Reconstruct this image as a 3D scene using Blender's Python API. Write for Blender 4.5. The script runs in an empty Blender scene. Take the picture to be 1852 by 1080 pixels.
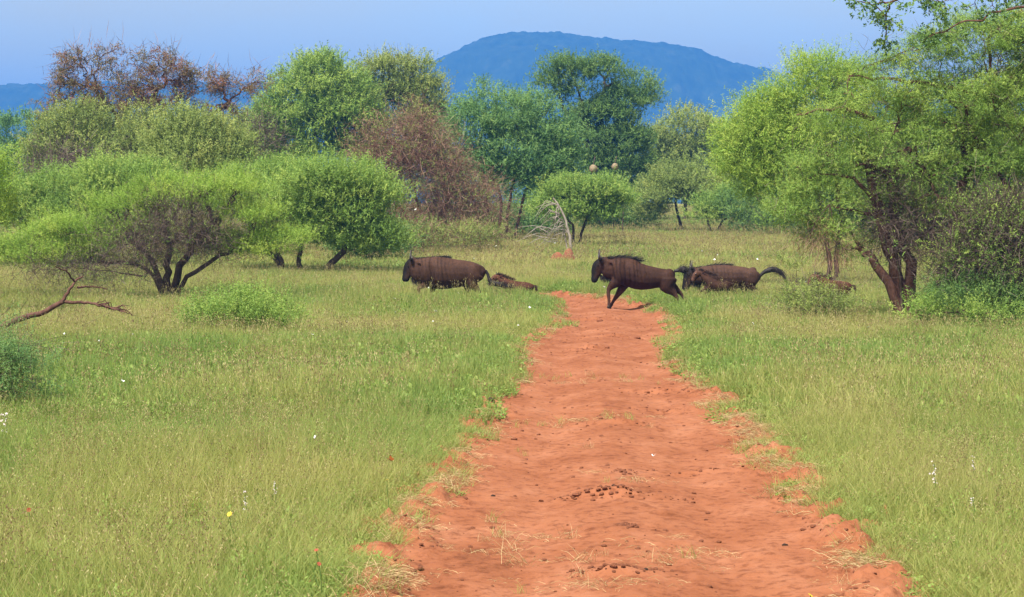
import bpy, math, random
import numpy as np
from mathutils import Vector

# ------------------------------------------------------------------ camera, sky, sun, exposure
S = bpy.context.scene
COL = S.collection
F = 4115.0                 # focal length in pixels of the 1852 px wide photograph
CAMZ = 2.2
HORIZON = 400.0
PITCH = math.atan((540 - HORIZON) / F)
cam_d = bpy.data.cameras.new('camera')
cam = bpy.data.objects.new('camera', cam_d)
COL.objects.link(cam)
cam.location = (0, 0, CAMZ)
cam.rotation_euler = (math.radians(90) - PITCH, 0, 0)
cam_d.sensor_width = 36
cam_d.lens = 36 * F / 1852
cam_d.clip_start = 0.5
cam_d.clip_end = 20000
S.camera = cam

SUN_EL, SUN_AZ = math.radians(57), math.radians(212)      # azimuth clockwise from +Y: behind the camera, to the left
sun_dir = Vector((math.sin(SUN_AZ) * math.cos(SUN_EL), math.cos(SUN_AZ) * math.cos(SUN_EL), math.sin(SUN_EL)))
W = bpy.data.worlds.new('World')
S.world = W
W.use_nodes = True
nt = W.node_tree
nt.nodes.clear()
out = nt.nodes.new('ShaderNodeOutputWorld')
bg = nt.nodes.new('ShaderNodeBackground')
sky = nt.nodes.new('ShaderNodeTexSky')
sky.sky_type = 'NISHITA'
sky.sun_disc = False
sky.sun_elevation = SUN_EL
sky.sun_rotation = SUN_AZ
sky.air_density = 1.0
sky.dust_density = 1.0
sky.ozone_density = 1.0
# a thin high veil of cloud whitens the whole dome in soft streaks
tc = nt.nodes.new('ShaderNodeTexCoord')
mp = nt.nodes.new('ShaderNodeMapping')
mp.inputs['Scale'].default_value = (1.0, 1.0, 3.0)
cn = nt.nodes.new('ShaderNodeTexNoise')
cn.inputs['Scale'].default_value = 5.0
cn.inputs['Detail'].default_value = 5.0
cr = nt.nodes.new('ShaderNodeMapRange')
cr.inputs['From Min'].default_value = 0.35
cr.inputs['From Max'].default_value = 0.75
cr.inputs['To Min'].default_value = 0.30
cr.inputs['To Max'].default_value = 0.80
mixc = nt.nodes.new('ShaderNodeMix')
mixc.data_type = 'RGBA'
mixc.inputs[7].default_value = (5.3, 4.5, 1.9, 1)
nt.links.new(tc.outputs['Generated'], mp.inputs['Vector'])
nt.links.new(mp.outputs['Vector'], cn.inputs['Vector'])
nt.links.new(cn.outputs['Fac'], cr.inputs['Value'])
nt.links.new(cr.outputs['Result'], mixc.inputs[0])
nt.links.new(sky.outputs['Color'], mixc.inputs[6])
nt.links.new(mixc.outputs[2], bg.inputs['Color'])
bg.inputs['Strength'].default_value = 0.09
nt.links.new(bg.outputs['Background'], out.inputs['Surface'])

sl = bpy.data.lights.new('sun', 'SUN')
sl.energy = 4.2
sl.angle = math.radians(4.0)
sl.color = (1.0, 0.95, 0.87)
so = bpy.data.objects.new('sun', sl)
so.rotation_euler = (-sun_dir).to_track_quat('-Z', 'Y').to_euler()
so.location = (0, 0, 50)
COL.objects.link(so)

S.view_settings.view_transform = 'Standard'
S.view_settings.look = 'None'
S.view_settings.gamma = 1
S.view_settings.use_curve_mapping = False
S.view_settings.exposure = 1.42
cy = S.cycles
cy.max_bounces = 6
cy.diffuse_bounces = 4
cy.glossy_bounces = 2
cy.transmission_bounces = 4
cy.transparent_max_bounces = 6
cy.volume_bounces = 0
cy.use_denoising = True
cy.caustics_reflective = False
cy.caustics_refractive = False

# ------------------------------------------------------------------ helpers
CP, SP = math.cos(PITCH), math.sin(PITCH)


def ray(px, py):
    u, v = (px - 926) / F, (540 - py) / F
    return np.array([u, CP + v * SP, -SP + v * CP])


def pt(px, py, Y):
    """the point of the sight line through a pixel of the photograph that lies at depth Y"""
    d = ray(px, py)
    return np.array([0, 0, CAMZ]) + d * (Y / d[1])


def _hash(ix, iy, seed):
    h = (ix.astype(np.int64) * 374761393 + iy.astype(np.int64) * 668265263 + seed * 974634541) & 0x7fffffff
    h = ((h ^ (h >> 13)) * 1274126177) & 0x7fffffff
    h = (h ^ (h >> 16)) & 0xffff
    return h / 65535.0


def vnoise(x, y, seed=0):
    x, y = np.asarray(x, float), np.asarray(y, float)
    ix, iy = np.floor(x), np.floor(y)
    fx, fy = x - ix, y - iy
    fx, fy = fx * fx * (3 - 2 * fx), fy * fy * (3 - 2 * fy)
    a, b = _hash(ix, iy, seed), _hash(ix + 1, iy, seed)
    c, d = _hash(ix, iy + 1, seed), _hash(ix + 1, iy + 1, seed)
    return (a * (1 - fx) + b * fx) * (1 - fy) + (c * (1 - fx) + d * fx) * fy


def fbm(x, y, seed=0, octv=4):
    s, a, t = 0, 0.5, 0
    for i in range(octv):
        s = s + a * vnoise(np.asarray(x) * 2 ** i, np.asarray(y) * 2 ** i, seed + i * 17)
        t += a
        a *= 0.5
    return s / t


def terrain(x, y):
    x, y = np.asarray(x, float), np.asarray(y, float)
    t = np.maximum(y - 56, 0)
    z = 0.0185 * (np.sqrt(t * t + 64) - 8)
    z = np.where(y > 56, z, 0)
    z = np.minimum(z, 4.2 + 0.0015 * y)
    z = z + 0.10 * (fbm(x / 9, y / 9, 3, 3) - 0.5) * np.clip((y - 8) / 20, 0, 1)
    return z


def at(px, py, h=0.0):
    """where the sight line through a pixel meets a surface h metres above the ground"""
    d = ray(px, py)
    Y = np.concatenate([np.arange(5, 120, 0.05), np.arange(120, 900, 0.5)])
    p = np.array([0, 0, CAMZ])[None] + d[None] * (Y / d[1])[:, None]
    below = p[:, 2] <= terrain(p[:, 0], p[:, 1]) + h
    i = int(np.argmax(below)) if below.any() else len(Y) - 1
    return p[i]


def ground_below(px, py, h=0.0):
    p = at(px, py, h)
    return np.array([p[0], p[1], float(terrain(p[0], p[1]))])


def tag(o, label=None, cat=None, group=None, kind=None):
    if label: o['label'] = label
    if cat: o['category'] = cat
    if group: o['group'] = group
    if kind: o['kind'] = kind
    return o


def empty(name, loc, label, cat, group=None, rz=0.0):
    o = bpy.data.objects.new(name, None)
    o.empty_display_size = 0.2
    o.location = tuple(float(v) for v in loc)
    o.rotation_euler = (0, 0, rz)
    COL.objects.link(o)
    return tag(o, label, cat, group)


def mesh_np(name, verts, faces, mats, tint=None, smooth=False, midx=None):
    """mesh from numpy: faces is one (n, k) array or a list of such arrays"""
    me = bpy.data.meshes.new(name)
    verts = np.asarray(verts, np.float32)
    if not isinstance(faces, list): faces = [faces]
    faces = [np.asarray(f, np.int32) for f in faces if len(f)]
    loops = np.concatenate([f.ravel() for f in faces])
    sizes = np.concatenate([np.full(len(f), f.shape[1], np.int32) for f in faces])
    starts = np.concatenate([[0], np.cumsum(sizes)[:-1]]).astype(np.int32)
    me.vertices.add(len(verts))
    me.vertices.foreach_set('co', verts.ravel())
    me.loops.add(len(loops))
    me.loops.foreach_set('vertex_index', loops)
    me.polygons.add(len(sizes))
    me.polygons.foreach_set('loop_start', starts)
    me.polygons.foreach_set('loop_total', sizes)
    if midx is not None:
        me.polygons.foreach_set('material_index', np.asarray(midx, np.int32))
    me.polygons.foreach_set('use_smooth', np.full(len(sizes), smooth, bool))
    me.update(calc_edges=True)
    if tint is not None:
        a = me.attributes.new('tint', 'FLOAT', 'FACE')
        a.data.foreach_set('value', np.asarray(tint, np.float32))
    for m in (mats if isinstance(mats, (list, tuple)) else [mats]):
        me.materials.append(m)
    return me


def link(name, me, parent=None, loc=None):
    o = bpy.data.objects.new(name, me)
    if loc is not None: o.location = tuple(float(v) for v in loc)
    if parent is not None: o.parent = parent
    COL.objects.link(o)
    return o


# ------------------------------------------------------------------ materials
def new_mat(name):
    m = bpy.data.materials.new(name)
    m.use_nodes = True
    n = m.node_tree
    b = n.nodes['Principled BSDF']
    b.inputs['Roughness'].default_value = 0.85
    b.inputs['Specular IOR Level'].default_value = 0.2
    return m, n, b


def ramp_node(n, stops):
    r = n.nodes.new('ShaderNodeValToRGB')
    e = r.color_ramp.elements
    while len(e) > len(stops): e.remove(e[-1])
    while len(e) < len(stops): e.new(0.5)
    for el, (p, c) in zip(e, stops):
        el.position = p
        el.color = (*c, 1)
    return r


def leaf_mat(name, stops, trans=0.42, inst=0.0, objvar=0.0):
    """leaf colour from each leaf's own tint; light comes through the blades"""
    m, n, b = new_mat(name)
    a = n.nodes.new('ShaderNodeAttribute')
    a.attribute_name = 'tint'
    fac = a.outputs['Fac']
    if inst:
        ai = n.nodes.new('ShaderNodeAttribute')
        ai.attribute_type = 'INSTANCER'
        ai.attribute_name = 'patch'
        ma = n.nodes.new('ShaderNodeMath')
        ma.operation = 'MULTIPLY_ADD'
        ma.inputs[1].default_value = inst
        n.links.new(ai.outputs['Fac'], ma.inputs[0])
        n.links.new(fac, ma.inputs[2])
        fac = ma.outputs[0]
    r = ramp_node(n, stops)
    n.links.new(fac, r.inputs['Fac'])
    n.links.new(r.outputs['Color'], b.inputs['Base Color'])
    b.inputs['Roughness'].default_value = 0.6
    b.inputs['Specular IOR Level'].default_value = 0.25
    t = n.nodes.new('ShaderNodeBsdfTranslucent')
    n.links.new(r.outputs['Color'], t.inputs['Color'])
    mx = n.nodes.new('ShaderNodeMixShader')
    mx.inputs[0].default_value = trans
    n.links.new(b.outputs[0], mx.inputs[1])
    n.links.new(t.outputs[0], mx.inputs[2])
    n.links.new(mx.outputs[0], n.nodes['Material Output'].inputs['Surface'])
    return m


def noise_mat(name, stops, scale, detail=6, bump=0.0, bump_scale=None, rough=0.9, stretch=(1, 1, 1)):
    m, n, b = new_mat(name)
    t = n.nodes.new('ShaderNodeTexCoord')
    mpn = n.nodes.new('ShaderNodeMapping')
    mpn.inputs['Scale'].default_value = stretch
    no = n.nodes.new('ShaderNodeTexNoise')
    no.inputs['Scale'].default_value = scale
    no.inputs['Detail'].default_value = detail
    no.inputs['Roughness'].default_value = 0.65
    n.links.new(t.outputs['Object'], mpn.inputs['Vector'])
    n.links.new(mpn.outputs['Vector'], no.inputs['Vector'])
    r = ramp_node(n, stops)
    n.links.new(no.outputs['Fac'], r.inputs['Fac'])
    n.links.new(r.outputs['Color'], b.inputs['Base Color'])
    b.inputs['Roughness'].default_value = rough
    if bump:
        n2 = n.nodes.new('ShaderNodeTexNoise')
        n2.inputs['Scale'].default_value = bump_scale or scale * 4
        n2.inputs['Detail'].default_value = 5
        n.links.new(mpn.outputs['Vector'], n2.inputs['Vector'])
        bp = n.nodes.new('ShaderNodeBump')
        bp.inputs['Strength'].default_value = bump
        bp.inputs['Distance'].default_value = 0.02
        n.links.new(n2.outputs['Fac'], bp.inputs['Height'])
        n.links.new(bp.outputs['Normal'], b.inputs['Normal'])
    return m


M = {}
M['bark'] = noise_mat('bark', [(0.3, (0.035, 0.022, 0.017)), (0.7, (0.10, 0.068, 0.052))], 9, bump=0.8, stretch=(1, 1, 0.25))
M['bark_red'] = noise_mat('bark_red', [(0.3, (0.045, 0.02, 0.015)), (0.7, (0.13, 0.065, 0.048))], 9, bump=0.8, stretch=(1, 1, 0.3))
M['bark_grey'] = noise_mat('bark_grey', [(0.3, (0.16, 0.13, 0.11)), (0.7, (0.36, 0.31, 0.27))], 12, bump=0.6, stretch=(1, 1, 0.3))
M['leaf_fresh'] = leaf_mat('leaf_fresh', [(0, (0.085, 0.15, 0.031)), (0.5, (0.18, 0.27, 0.055)), (1, (0.31, 0.39, 0.099))])
M['twig'] = noise_mat('twig', [(0.3, (0.05, 0.03, 0.025)), (0.7, (0.12, 0.08, 0.065))], 4)

M['leaf_bright'] = leaf_mat('leaf_bright', [(0, (0.12, 0.209, 0.029)), (0.5, (0.229, 0.359, 0.051)), (1, (0.415, 0.484, 0.095))])
M['leaf_mid'] = leaf_mat('leaf_mid', [(0, (0.099, 0.173, 0.037)), (0.5, (0.197, 0.316, 0.057)), (1, (0.37, 0.449, 0.099))])
M['leaf_olive'] = leaf_mat('leaf_olive', [(0, (0.108, 0.146, 0.041)), (0.5, (0.213, 0.284, 0.068)), (1, (0.384, 0.411, 0.114))])
M['leaf_blue'] = leaf_mat('leaf_blue', [(0, (0.072, 0.149, 0.051)), (0.5, (0.129, 0.252, 0.078)), (1, (0.259, 0.382, 0.105))])
M['leaf_dark'] = leaf_mat('leaf_dark', [(0, (0.057, 0.116, 0.03)), (0.5, (0.109, 0.204, 0.05)), (1, (0.221, 0.312, 0.075))])
M['leaf_red'] = leaf_mat('leaf_red', [(0, (0.07, 0.062, 0.026)), (0.5, (0.14, 0.115, 0.045)), (0.75, (0.18, 0.09, 0.048)), (1, (0.25, 0.08, 0.06))], 0.25)
M['twig_red'] = leaf_mat('twig_red', [(0, (0.091, 0.042, 0.029)), (0.6, (0.195, 0.098, 0.065)), (1, (0.338, 0.221, 0.156))], 0.1)
M['twig_dark'] = leaf_mat('twig_dark', [(0, (0.04, 0.025, 0.022)), (0.6, (0.09, 0.06, 0.05)), (1, (0.17, 0.13, 0.105))], 0.1)
M['twig_pale'] = leaf_mat('twig_pale', [(0, (0.15, 0.12, 0.09)), (0.6, (0.26, 0.21, 0.16)), (1, (0.4, 0.34, 0.27))], 0.1)

# ------------------------------------------------------------------ ground
def at_edges(pts):
    a = np.array([at(x, y) for x, y in pts])
    o = np.argsort(a[:, 1])
    return a[o]


LEFT = at_edges([(655, 1080), (722, 1000), (765, 940), (826, 860), (848, 790), (880, 730), (918, 690), (930, 640), (965, 613),
                 (1003, 592), (1003, 565), (995, 545), (978, 533)])
RIGHT = at_edges([(1600, 1080), (1545, 1010), (1480, 930), (1420, 850), (1340, 770), (1285, 705), (1240, 665), (1222, 630),
                  (1232, 600), (1212, 577), (1175, 557), (1130, 543), (1085, 533)])
YEND = 66.0


def road_edges(y):
    y = np.asarray(y, float)
    xl = np.interp(y, LEFT[:, 1], LEFT[:, 0])
    xr = np.interp(y, RIGHT[:, 1], RIGHT[:, 0])
    k = np.maximum(y - 60, 0)
    xl = xl - 0.02 * k ** 2 - 0.1 * k
    xr = xr - 0.02 * k ** 2 - 0.1 * k
    k2 = np.maximum(LEFT[0, 1] - y, 0)
    xl = xl - 0.05 * k2
    xr = xr + 0.03 * k2
    wob = (fbm(y * 1.3, y * 0 + 5, 41, 3) - 0.5)
    wob2 = (fbm(y * 1.3, y * 0 + 9, 47, 3) - 0.5)
    return xl + wob * 0.35, xr + wob2 * 0.35


def road_dist(x, y):
    """metres outside the track's edge (negative on the track)"""
    xl, xr = road_edges(y)
    d = np.maximum(xl - x, x - xr)
    return np.where(np.asarray(y) > YEND, np.maximum(d, np.asarray(y) - YEND), d)


ys = np.concatenate([np.arange(-60, 10, 10), np.arange(10, 90, 1.0), np.arange(90, 280, 5), np.geomspace(280, 5200, 40)])
xs = np.concatenate([-np.geomspace(5000, 45, 24), np.arange(-44, 44.1, 1.0), np.geomspace(45, 5000, 24)])
gx, gy = np.meshgrid(xs, ys)
gz = terrain(gx, gy) - np.where((road_dist(gx, gy) < -0.1) & (gy < YEND) & (gy > -5), 0.06, 0.0)
nx, ny = len(xs), len(ys)
idx = np.arange(nx * ny).reshape(ny, nx)
gf = np.stack([idx[:-1, :-1].ravel(), idx[:-1, 1:].ravel(), idx[1:, 1:].ravel(), idx[1:, :-1].ravel()], 1)
mg, n, b = new_mat('ground_soil')
t = n.nodes.new('ShaderNodeTexCoord')
n1 = n.nodes.new('ShaderNodeTexNoise'); n1.inputs['Scale'].default_value = 0.35; n1.inputs['Detail'].default_value = 6
n2 = n.nodes.new('ShaderNodeTexNoise'); n2.inputs['Scale'].default_value = 3.0; n2.inputs['Detail'].default_value = 8
for q in (n1, n2): n.links.new(t.outputs['Object'], q.inputs['Vector'])
r1 = ramp_node(n, [(0.3, (0.22, 0.25, 0.06)), (0.5, (0.30, 0.30, 0.08)), (0.7, (0.36, 0.32, 0.11))])
r2 = ramp_node(n, [(0.35, (0.7, 0.7, 0.66)), (0.65, (1.0, 1.0, 1.0))])
n.links.new(n1.outputs['Fac'], r1.inputs['Fac']); n.links.new(n2.outputs['Fac'], r2.inputs['Fac'])
mx = n.nodes.new('ShaderNodeMix'); mx.data_type = 'RGBA'; mx.blend_type = 'MULTIPLY'; mx.inputs[0].default_value = 1
n.links.new(r1.outputs['Color'], mx.inputs[6]); n.links.new(r2.outputs['Color'], mx.inputs[7])
n.links.new(mx.outputs[2], b.inputs['Base Color'])
b.inputs['Roughness'].default_value = 1
o = link('ground', mesh_np('ground', np.stack([gx.ravel(), gy.ravel(), gz.ravel()], 1), gf, mg, smooth=True))
tag(o, kind='structure')

# ------------------------------------------------------------------ the red dirt track: soil surface with clods, ridges and crumbling edges
ry = np.concatenate([np.arange(6, 30, 0.06), np.arange(30, YEND, 0.11)])
NU = 92
uu = np.linspace(-0.16, 1.16, NU)
xl, xr = road_edges(ry)
X = xl[:, None] + (xr - xl)[:, None] * uu[None]
Y = np.repeat(ry[:, None], NU, 1)
Z = terrain(X, Y)
edge = np.minimum(X - xl[:, None], xr[:, None] - X)
Z = Z + 0.012 + 0.05 * np.exp(-((edge - 0.02) / 0.17) ** 2) * (0.4 + 1.2 * fbm(X * 2.2, Y * 2.2, 8, 3)) - 0.09 * np.clip(-edge - 0.12, 0, 1)
rough = fbm(X * 7, Y * 5, 11, 4)
Z += 0.013 * (fbm(X * 1.4, Y * 0.9, 19, 3) - 0.5)
Z += 0.017 * np.clip(rough - 0.52, 0, 1) / 0.3 * (0.3 + 1.4 * vnoise(X * .8, Y * .35, 23))
rimrough = np.clip(1 - edge / 0.45, 0, 1)
Z += 0.10 * rimrough * np.clip(fbm(X * 9, Y * 7, 29, 3) - 0.45, 0, 1) / 0.4
# low ridges of washed soil across the track
for (pxr, pyr, wpx, hgt) in ((1130, 611, 200, .05), (1060, 600, 90, .05), (1065, 634, 60, .06), (1190, 709, 150, .05), (1110, 770, 210, .04),
                             (1110, 905, 190, .075), (1250, 712, 60, .06), (1200, 745, 130, .03), (1270, 855, 160, .035), (1075, 578, 120, .05), (1120, 1045, 140, .05)):
    c = at(pxr, pyr)
    wx = wpx / F * c[1]
    prof = np.exp(-((Y - c[1] + 0.25 * (fbm(X * 1.5, Y * 0 + pyr, 31, 3) - .5)) / (0.10 if hgt > .04 else 0.07)) ** 2) * np.clip(1.2 - np.abs(X - c[0]) / (wx * .55), 0, 1)
    Z += hgt * prof * (0.25 + 1.3 * vnoise(X * 6, Y * 6, int(pyr)))
# wheel marks
mid = (xl + xr)[:, None] / 2
for off, dep in ((-0.66, .034), (0.64, .034), (-0.02, -.022)):
    Z -= dep * np.exp(-((X - mid - off - 0.12 * (vnoise(Y * .25, Y * 0, 5) - .5)) / 0.2) ** 2)
idx = np.arange(Z.size).reshape(Z.shape)
rf = np.stack([idx[:-1, :-1].ravel(), idx[:-1, 1:].ravel(), idx[1:, 1:].ravel(), idx[1:, :-1].ravel()], 1)
mr, n, b = new_mat('red_soil')
t = n.nodes.new('ShaderNodeTexCoord')
def tn(scale, detail=6, st=(1, 1, 1), rg=0.6):
    mpn = n.nodes.new('ShaderNodeMapping'); mpn.inputs['Scale'].default_value = st
    q = n.nodes.new('ShaderNodeTexNoise'); q.inputs['Scale'].default_value = scale; q.inputs['Detail'].default_value = detail; q.inputs['Roughness'].default_value = rg
    n.links.new(t.outputs['Object'], mpn.inputs['Vector']); n.links.new(mpn.outputs['Vector'], q.inputs['Vector'])
    return q.outputs['Fac']
r1 = ramp_node(n, [(0.26, (0.125, 0.043, 0.019)), (0.40, (0.205, 0.072, 0.033)), (0.53, (0.245, 0.093, 0.046)), (0.72, (0.30, 0.13, 0.073))])
n.links.new(tn(1.3, 9, (1, .45, 1), .68), r1.inputs['Fac'])
r2 = ramp_node(n, [(0.36, (0.45, 0.36, 0.32)), (0.5, (0.95, 0.93, 0.92)), (0.75, (1.0, 1.0, 1.0))])
n.links.new(tn(11, 8, (1, .8, 1), .7), r2.inputs['Fac'])
mx = n.nodes.new('ShaderNodeMix'); mx.data_type = 'RGBA'; mx.blend_type = 'MULTIPLY'; mx.inputs[0].default_value = 0.75
n.links.new(r1.outputs['Color'], mx.inputs[6]); n.links.new(r2.outputs['Color'], mx.inputs[7])
n.links.new(mx.outputs[2], b.inputs['Base Color'])
bp = n.nodes.new('ShaderNodeBump'); bp.inputs['Strength'].default_value = 0.55; bp.inputs['Distance'].default_value = 0.02
n.links.new(tn(26, 6), bp.inputs['Height']); n.links.new(bp.outputs['Normal'], b.inputs['Normal'])
b.inputs['Roughness'].default_value = 1
b.inputs['Specular IOR Level'].default_value = 0.1
M['red_soil'] = mr
o = link('dirt_track', mesh_np('dirt_track', np.stack([X.ravel(), Y.ravel(), Z.ravel()], 1), rf, mr, smooth=True))
tag(o, kind='structure')
TRX, TRY, TRZ = X, Y, Z


def track_z(x, y):
    i = int(np.argmin(np.abs(ry - y)))
    return float(np.interp(x, TRX[i], TRZ[i]))


# ------------------------------------------------------------------ the far hills
RIDGE_Y = 3200.0
prof = [(-4200, 175), (-2200, 165), (-900, 160), (-300, 156), (0, 151), (60, 150), (110, 147), (220, 146), (330, 148), (480, 146), (600, 141), (700, 132), (760, 119),
        (800, 103), (840, 82), (875, 66), (930, 56), (1000, 56), (1060, 63), (1110, 70), (1170, 73), (1225, 79), (1255, 86),
        (1290, 100), (1330, 112), (1380, 122), (1425, 135), (1500, 156), (1600, 172), (1800, 185), (2100, 190), (2800, 182), (4200, 190), (6200, 185)]
hp = np.array([pt(a, c, RIDGE_Y) for a, c in prof])
hx = np.arange(-2900, 2900, 1.6)
hx = np.where(np.abs(hx) < 800, hx, hx)
hyv = np.concatenate([np.linspace(2450, 3150, 84), np.linspace(3154, 3225, 16), np.linspace(3240, 4100, 12)])
hx = np.concatenate([np.arange(-2900, -780, 12.0), np.arange(-780, 780, 2.4), np.arange(780, 2900, 12.0)])
HX, HY = np.meshgrid(hx, hyv)
ridge = np.interp(HX, hp[:, 0], hp[:, 2])
tt = np.where(HY < RIDGE_Y, (HY - 2450) / (RIDGE_Y - 2450), 1 - (HY - RIDGE_Y) / 900)
tt = np.clip(tt, 0, 1)
spur = (fbm(HX / 170, HY / 260, 61, 4) - 0.5) * 0.5
shape = np.clip(tt + spur * np.sin(np.pi * tt) * 0.9, 0, 1)
HZ = 8 + (ridge - 8) * (shape ** 1.15)
canopy = np.clip(vnoise(HX / 4.5, HY / 13, 71) - 0.35, 0, 1) * 3.4 + np.clip(vnoise(HX / 11, HY / 24, 73) - 0.5, 0, 1) * 5.5
HZ = HZ + canopy * np.clip(tt * 4, 0, 1) - 1.6
idx = np.arange(HX.size).reshape(HX.shape)
hf = np.stack([idx[:-1, :-1].ravel(), idx[:-1, 1:].ravel(), idx[1:, 1:].ravel(), idx[1:, :-1].ravel()], 1)
mh = noise_mat('hill_bush', [(0.3, (0.016, 0.034, 0.02)), (0.55, (0.03, 0.055, 0.03)), (0.75, (0.06, 0.08, 0.042))], 0.05, detail=9, stretch=(1, .5, 1))
o = link('hills', mesh_np('hills', np.stack([HX.ravel(), HY.ravel(), HZ.ravel()], 1), hf, mh, smooth=True))
tag(o, kind='structure')

# ------------------------------------------------------------------ haze
HAZE = True
if HAZE:
    bx = np.array([[x, y, z] for x in (-5100, 5100) for y in (-80, 5300) for z in (-1.2, 300)], float)
    bf = [(0, 1, 3, 2), (4, 6, 7, 5), (0, 4, 5, 1), (2, 3, 7, 6), (0, 2, 6, 4), (1, 5, 7, 3)]
    mhz = bpy.data.materials.new('haze_air')
    mhz.use_nodes = True
    n = mhz.node_tree
    n.nodes.remove(n.nodes['Principled BSDF'])
    v = n.nodes.new('ShaderNodeVolumePrincipled')
    v.inputs['Color'].default_value = (0.048, 0.265, 0.86, 1)
    v.inputs['Density'].default_value = 0.00036
    v.inputs['Density Attribute'].default_value = ''
    n.links.new(v.outputs['Volume'], n.nodes['Material Output'].inputs['Volume'])
    o = link('haze', mesh_np('haze', bx, np.array(bf), mhz))
    tag(o, kind='stuff')
#SPLIT_MARK

# ------------------------------------------------------------------ plants: limbs and leaves
class Tubes:
    def __init__(self):
        self.v, self.f, self.n = [], [], 0

    def add(self, pts, rad, k=6):
        P = np.asarray(pts, float)
        R = np.broadcast_to(np.asarray(rad, float), (len(P),))
        T = np.gradient(P, axis=0)
        T /= np.linalg.norm(T, axis=1)[:, None] + 1e-9
        ref = np.array([0.13, 1, 0.21]) if abs(T[0, 1]) < 0.9 else np.array([1, 0.1, 0.2])
        A = np.cross(T, ref); A /= np.linalg.norm(A, axis=1)[:, None] + 1e-9
        B = np.cross(T, A)
        ang = np.arange(k) * 2 * np.pi / k
        ring = P[:, None] + R[:, None, None] * (A[:, None] * np.cos(ang)[None, :, None] + B[:, None] * np.sin(ang)[None, :, None])
        m = len(P)
        self.v.append(ring.reshape(-1, 3))
        i = np.arange(m - 1)[:, None] * k + np.arange(k)[None]
        j = np.arange(m - 1)[:, None] * k + (np.arange(k)[None] + 1) % k
        self.f.append(self.n + np.stack([i.ravel(), j.ravel(), (j + k).ravel(), (i + k).ravel()], 1))
        self.n += m * k

    def mesh(self, name, mat, origin):
        return mesh_np(name, np.concatenate(self.v) - origin, np.concatenate(self.f), mat, smooth=True)


def wiggle(rng, a, b, n=5, amp=0.08, sag=0.0):
    a, b = np.asarray(a, float), np.asarray(b, float)
    t = np.linspace(0, 1, n)[:, None]
    L = np.linalg.norm(b - a)
    p = a + (b - a) * t
    w = rng.normal(0, amp * L, (n, 3)) * np.sin(np.pi * t)
    p = p + w
    p[:, 2] += sag * L * np.sin(np.pi * t[:, 0])
    return p


def grow(rng, tubes, start, pts, r0, lift=0.12, kmin=3, amp=0.07, ntot=None, level=0, rmin=0.008):
    """limbs that fork again and again until each reaches its leaf clump"""
    n = len(pts)
    ntot = ntot or n
    r = max(rmin, r0 * (n / ntot) ** 0.45)
    if n <= 2 or level > 8:
        for p in pts:
            tubes.add(wiggle(rng, start, p, 5, amp, 0.05), np.linspace(max(rmin, r * .7), rmin * .5, 5), 4)
        return
    d = pts - start
    d = d / (np.linalg.norm(d, axis=1)[:, None] + 1e-6)
    k = 3 if (n > 14 and rng.random() < .5) else 2
    c = d[rng.choice(n, k, replace=False)]
    for _ in range(5):
        lab = np.argmax(d @ c.T, 1)
        for q in range(k):
            if (lab == q).any():
                c[q] = d[lab == q].mean(0)
                c[q] /= np.linalg.norm(c[q]) + 1e-6
    if len(np.unique(lab)) == 1:
        lab = rng.integers(0, k, n)
    for q in range(k):
        g = pts[lab == q]
        if not len(g): continue
        cen = g.mean(0)
        near = np.linalg.norm(g - start, axis=1).min()
        L = min(np.linalg.norm(cen - start) * 0.5, near * 0.8 + 0.05)
        e = start + (cen - start) / (np.linalg.norm(cen - start) + 1e-6) * L
        e = e + np.array([0, 0, lift * L]) + rng.normal(0, .05 * L, 3)
        rr = max(rmin, r0 * (len(g) / ntot) ** 0.45)
        tubes.add(wiggle(rng, start, e, 5, amp), np.linspace(min(r, rr * 1.25), rr, 5), 7 if rr > .05 else 5)
        grow(rng, tubes, e, g, r0, lift * .8, kmin, amp, ntot, level + 1, rmin)


def unit(v):
    return v / (np.linalg.norm(v, axis=-1, keepdims=True) + 1e-9)


def clumps_in(rng, lobes, n, flat=0.25, shell=0.6, rough=0.16):
    """points through the outer part of a crown made of several lobes (world units: centre, radii)"""
    w = np.array([(l[3] * l[5]) ** 1.0 for l in lobes]); w /= w.sum()
    which = rng.choice(len(lobes), n, p=w)
    C = np.array([l[:3] for l in lobes])[which]
    R = np.array([l[3:6] for l in lobes])[which]
    d = unit(rng.normal(size=(n, 3)))
    bad = d[:, 2] < -flat
    d[bad, 2] = -flat + rng.random(bad.sum()) * .25
    d = unit(d)
    rad = shell + (1 - shell) * rng.random(n) ** 0.6
    rad *= 1 + rough * 2 * (vnoise(d[:, 0] * 2.3 + which * 7, d[:, 2] * 2.3 + d[:, 1] * 1.7, 91) - 0.5)
    P = C + d * R * rad[:, None]
    return P, unit(d / R), which


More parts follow.
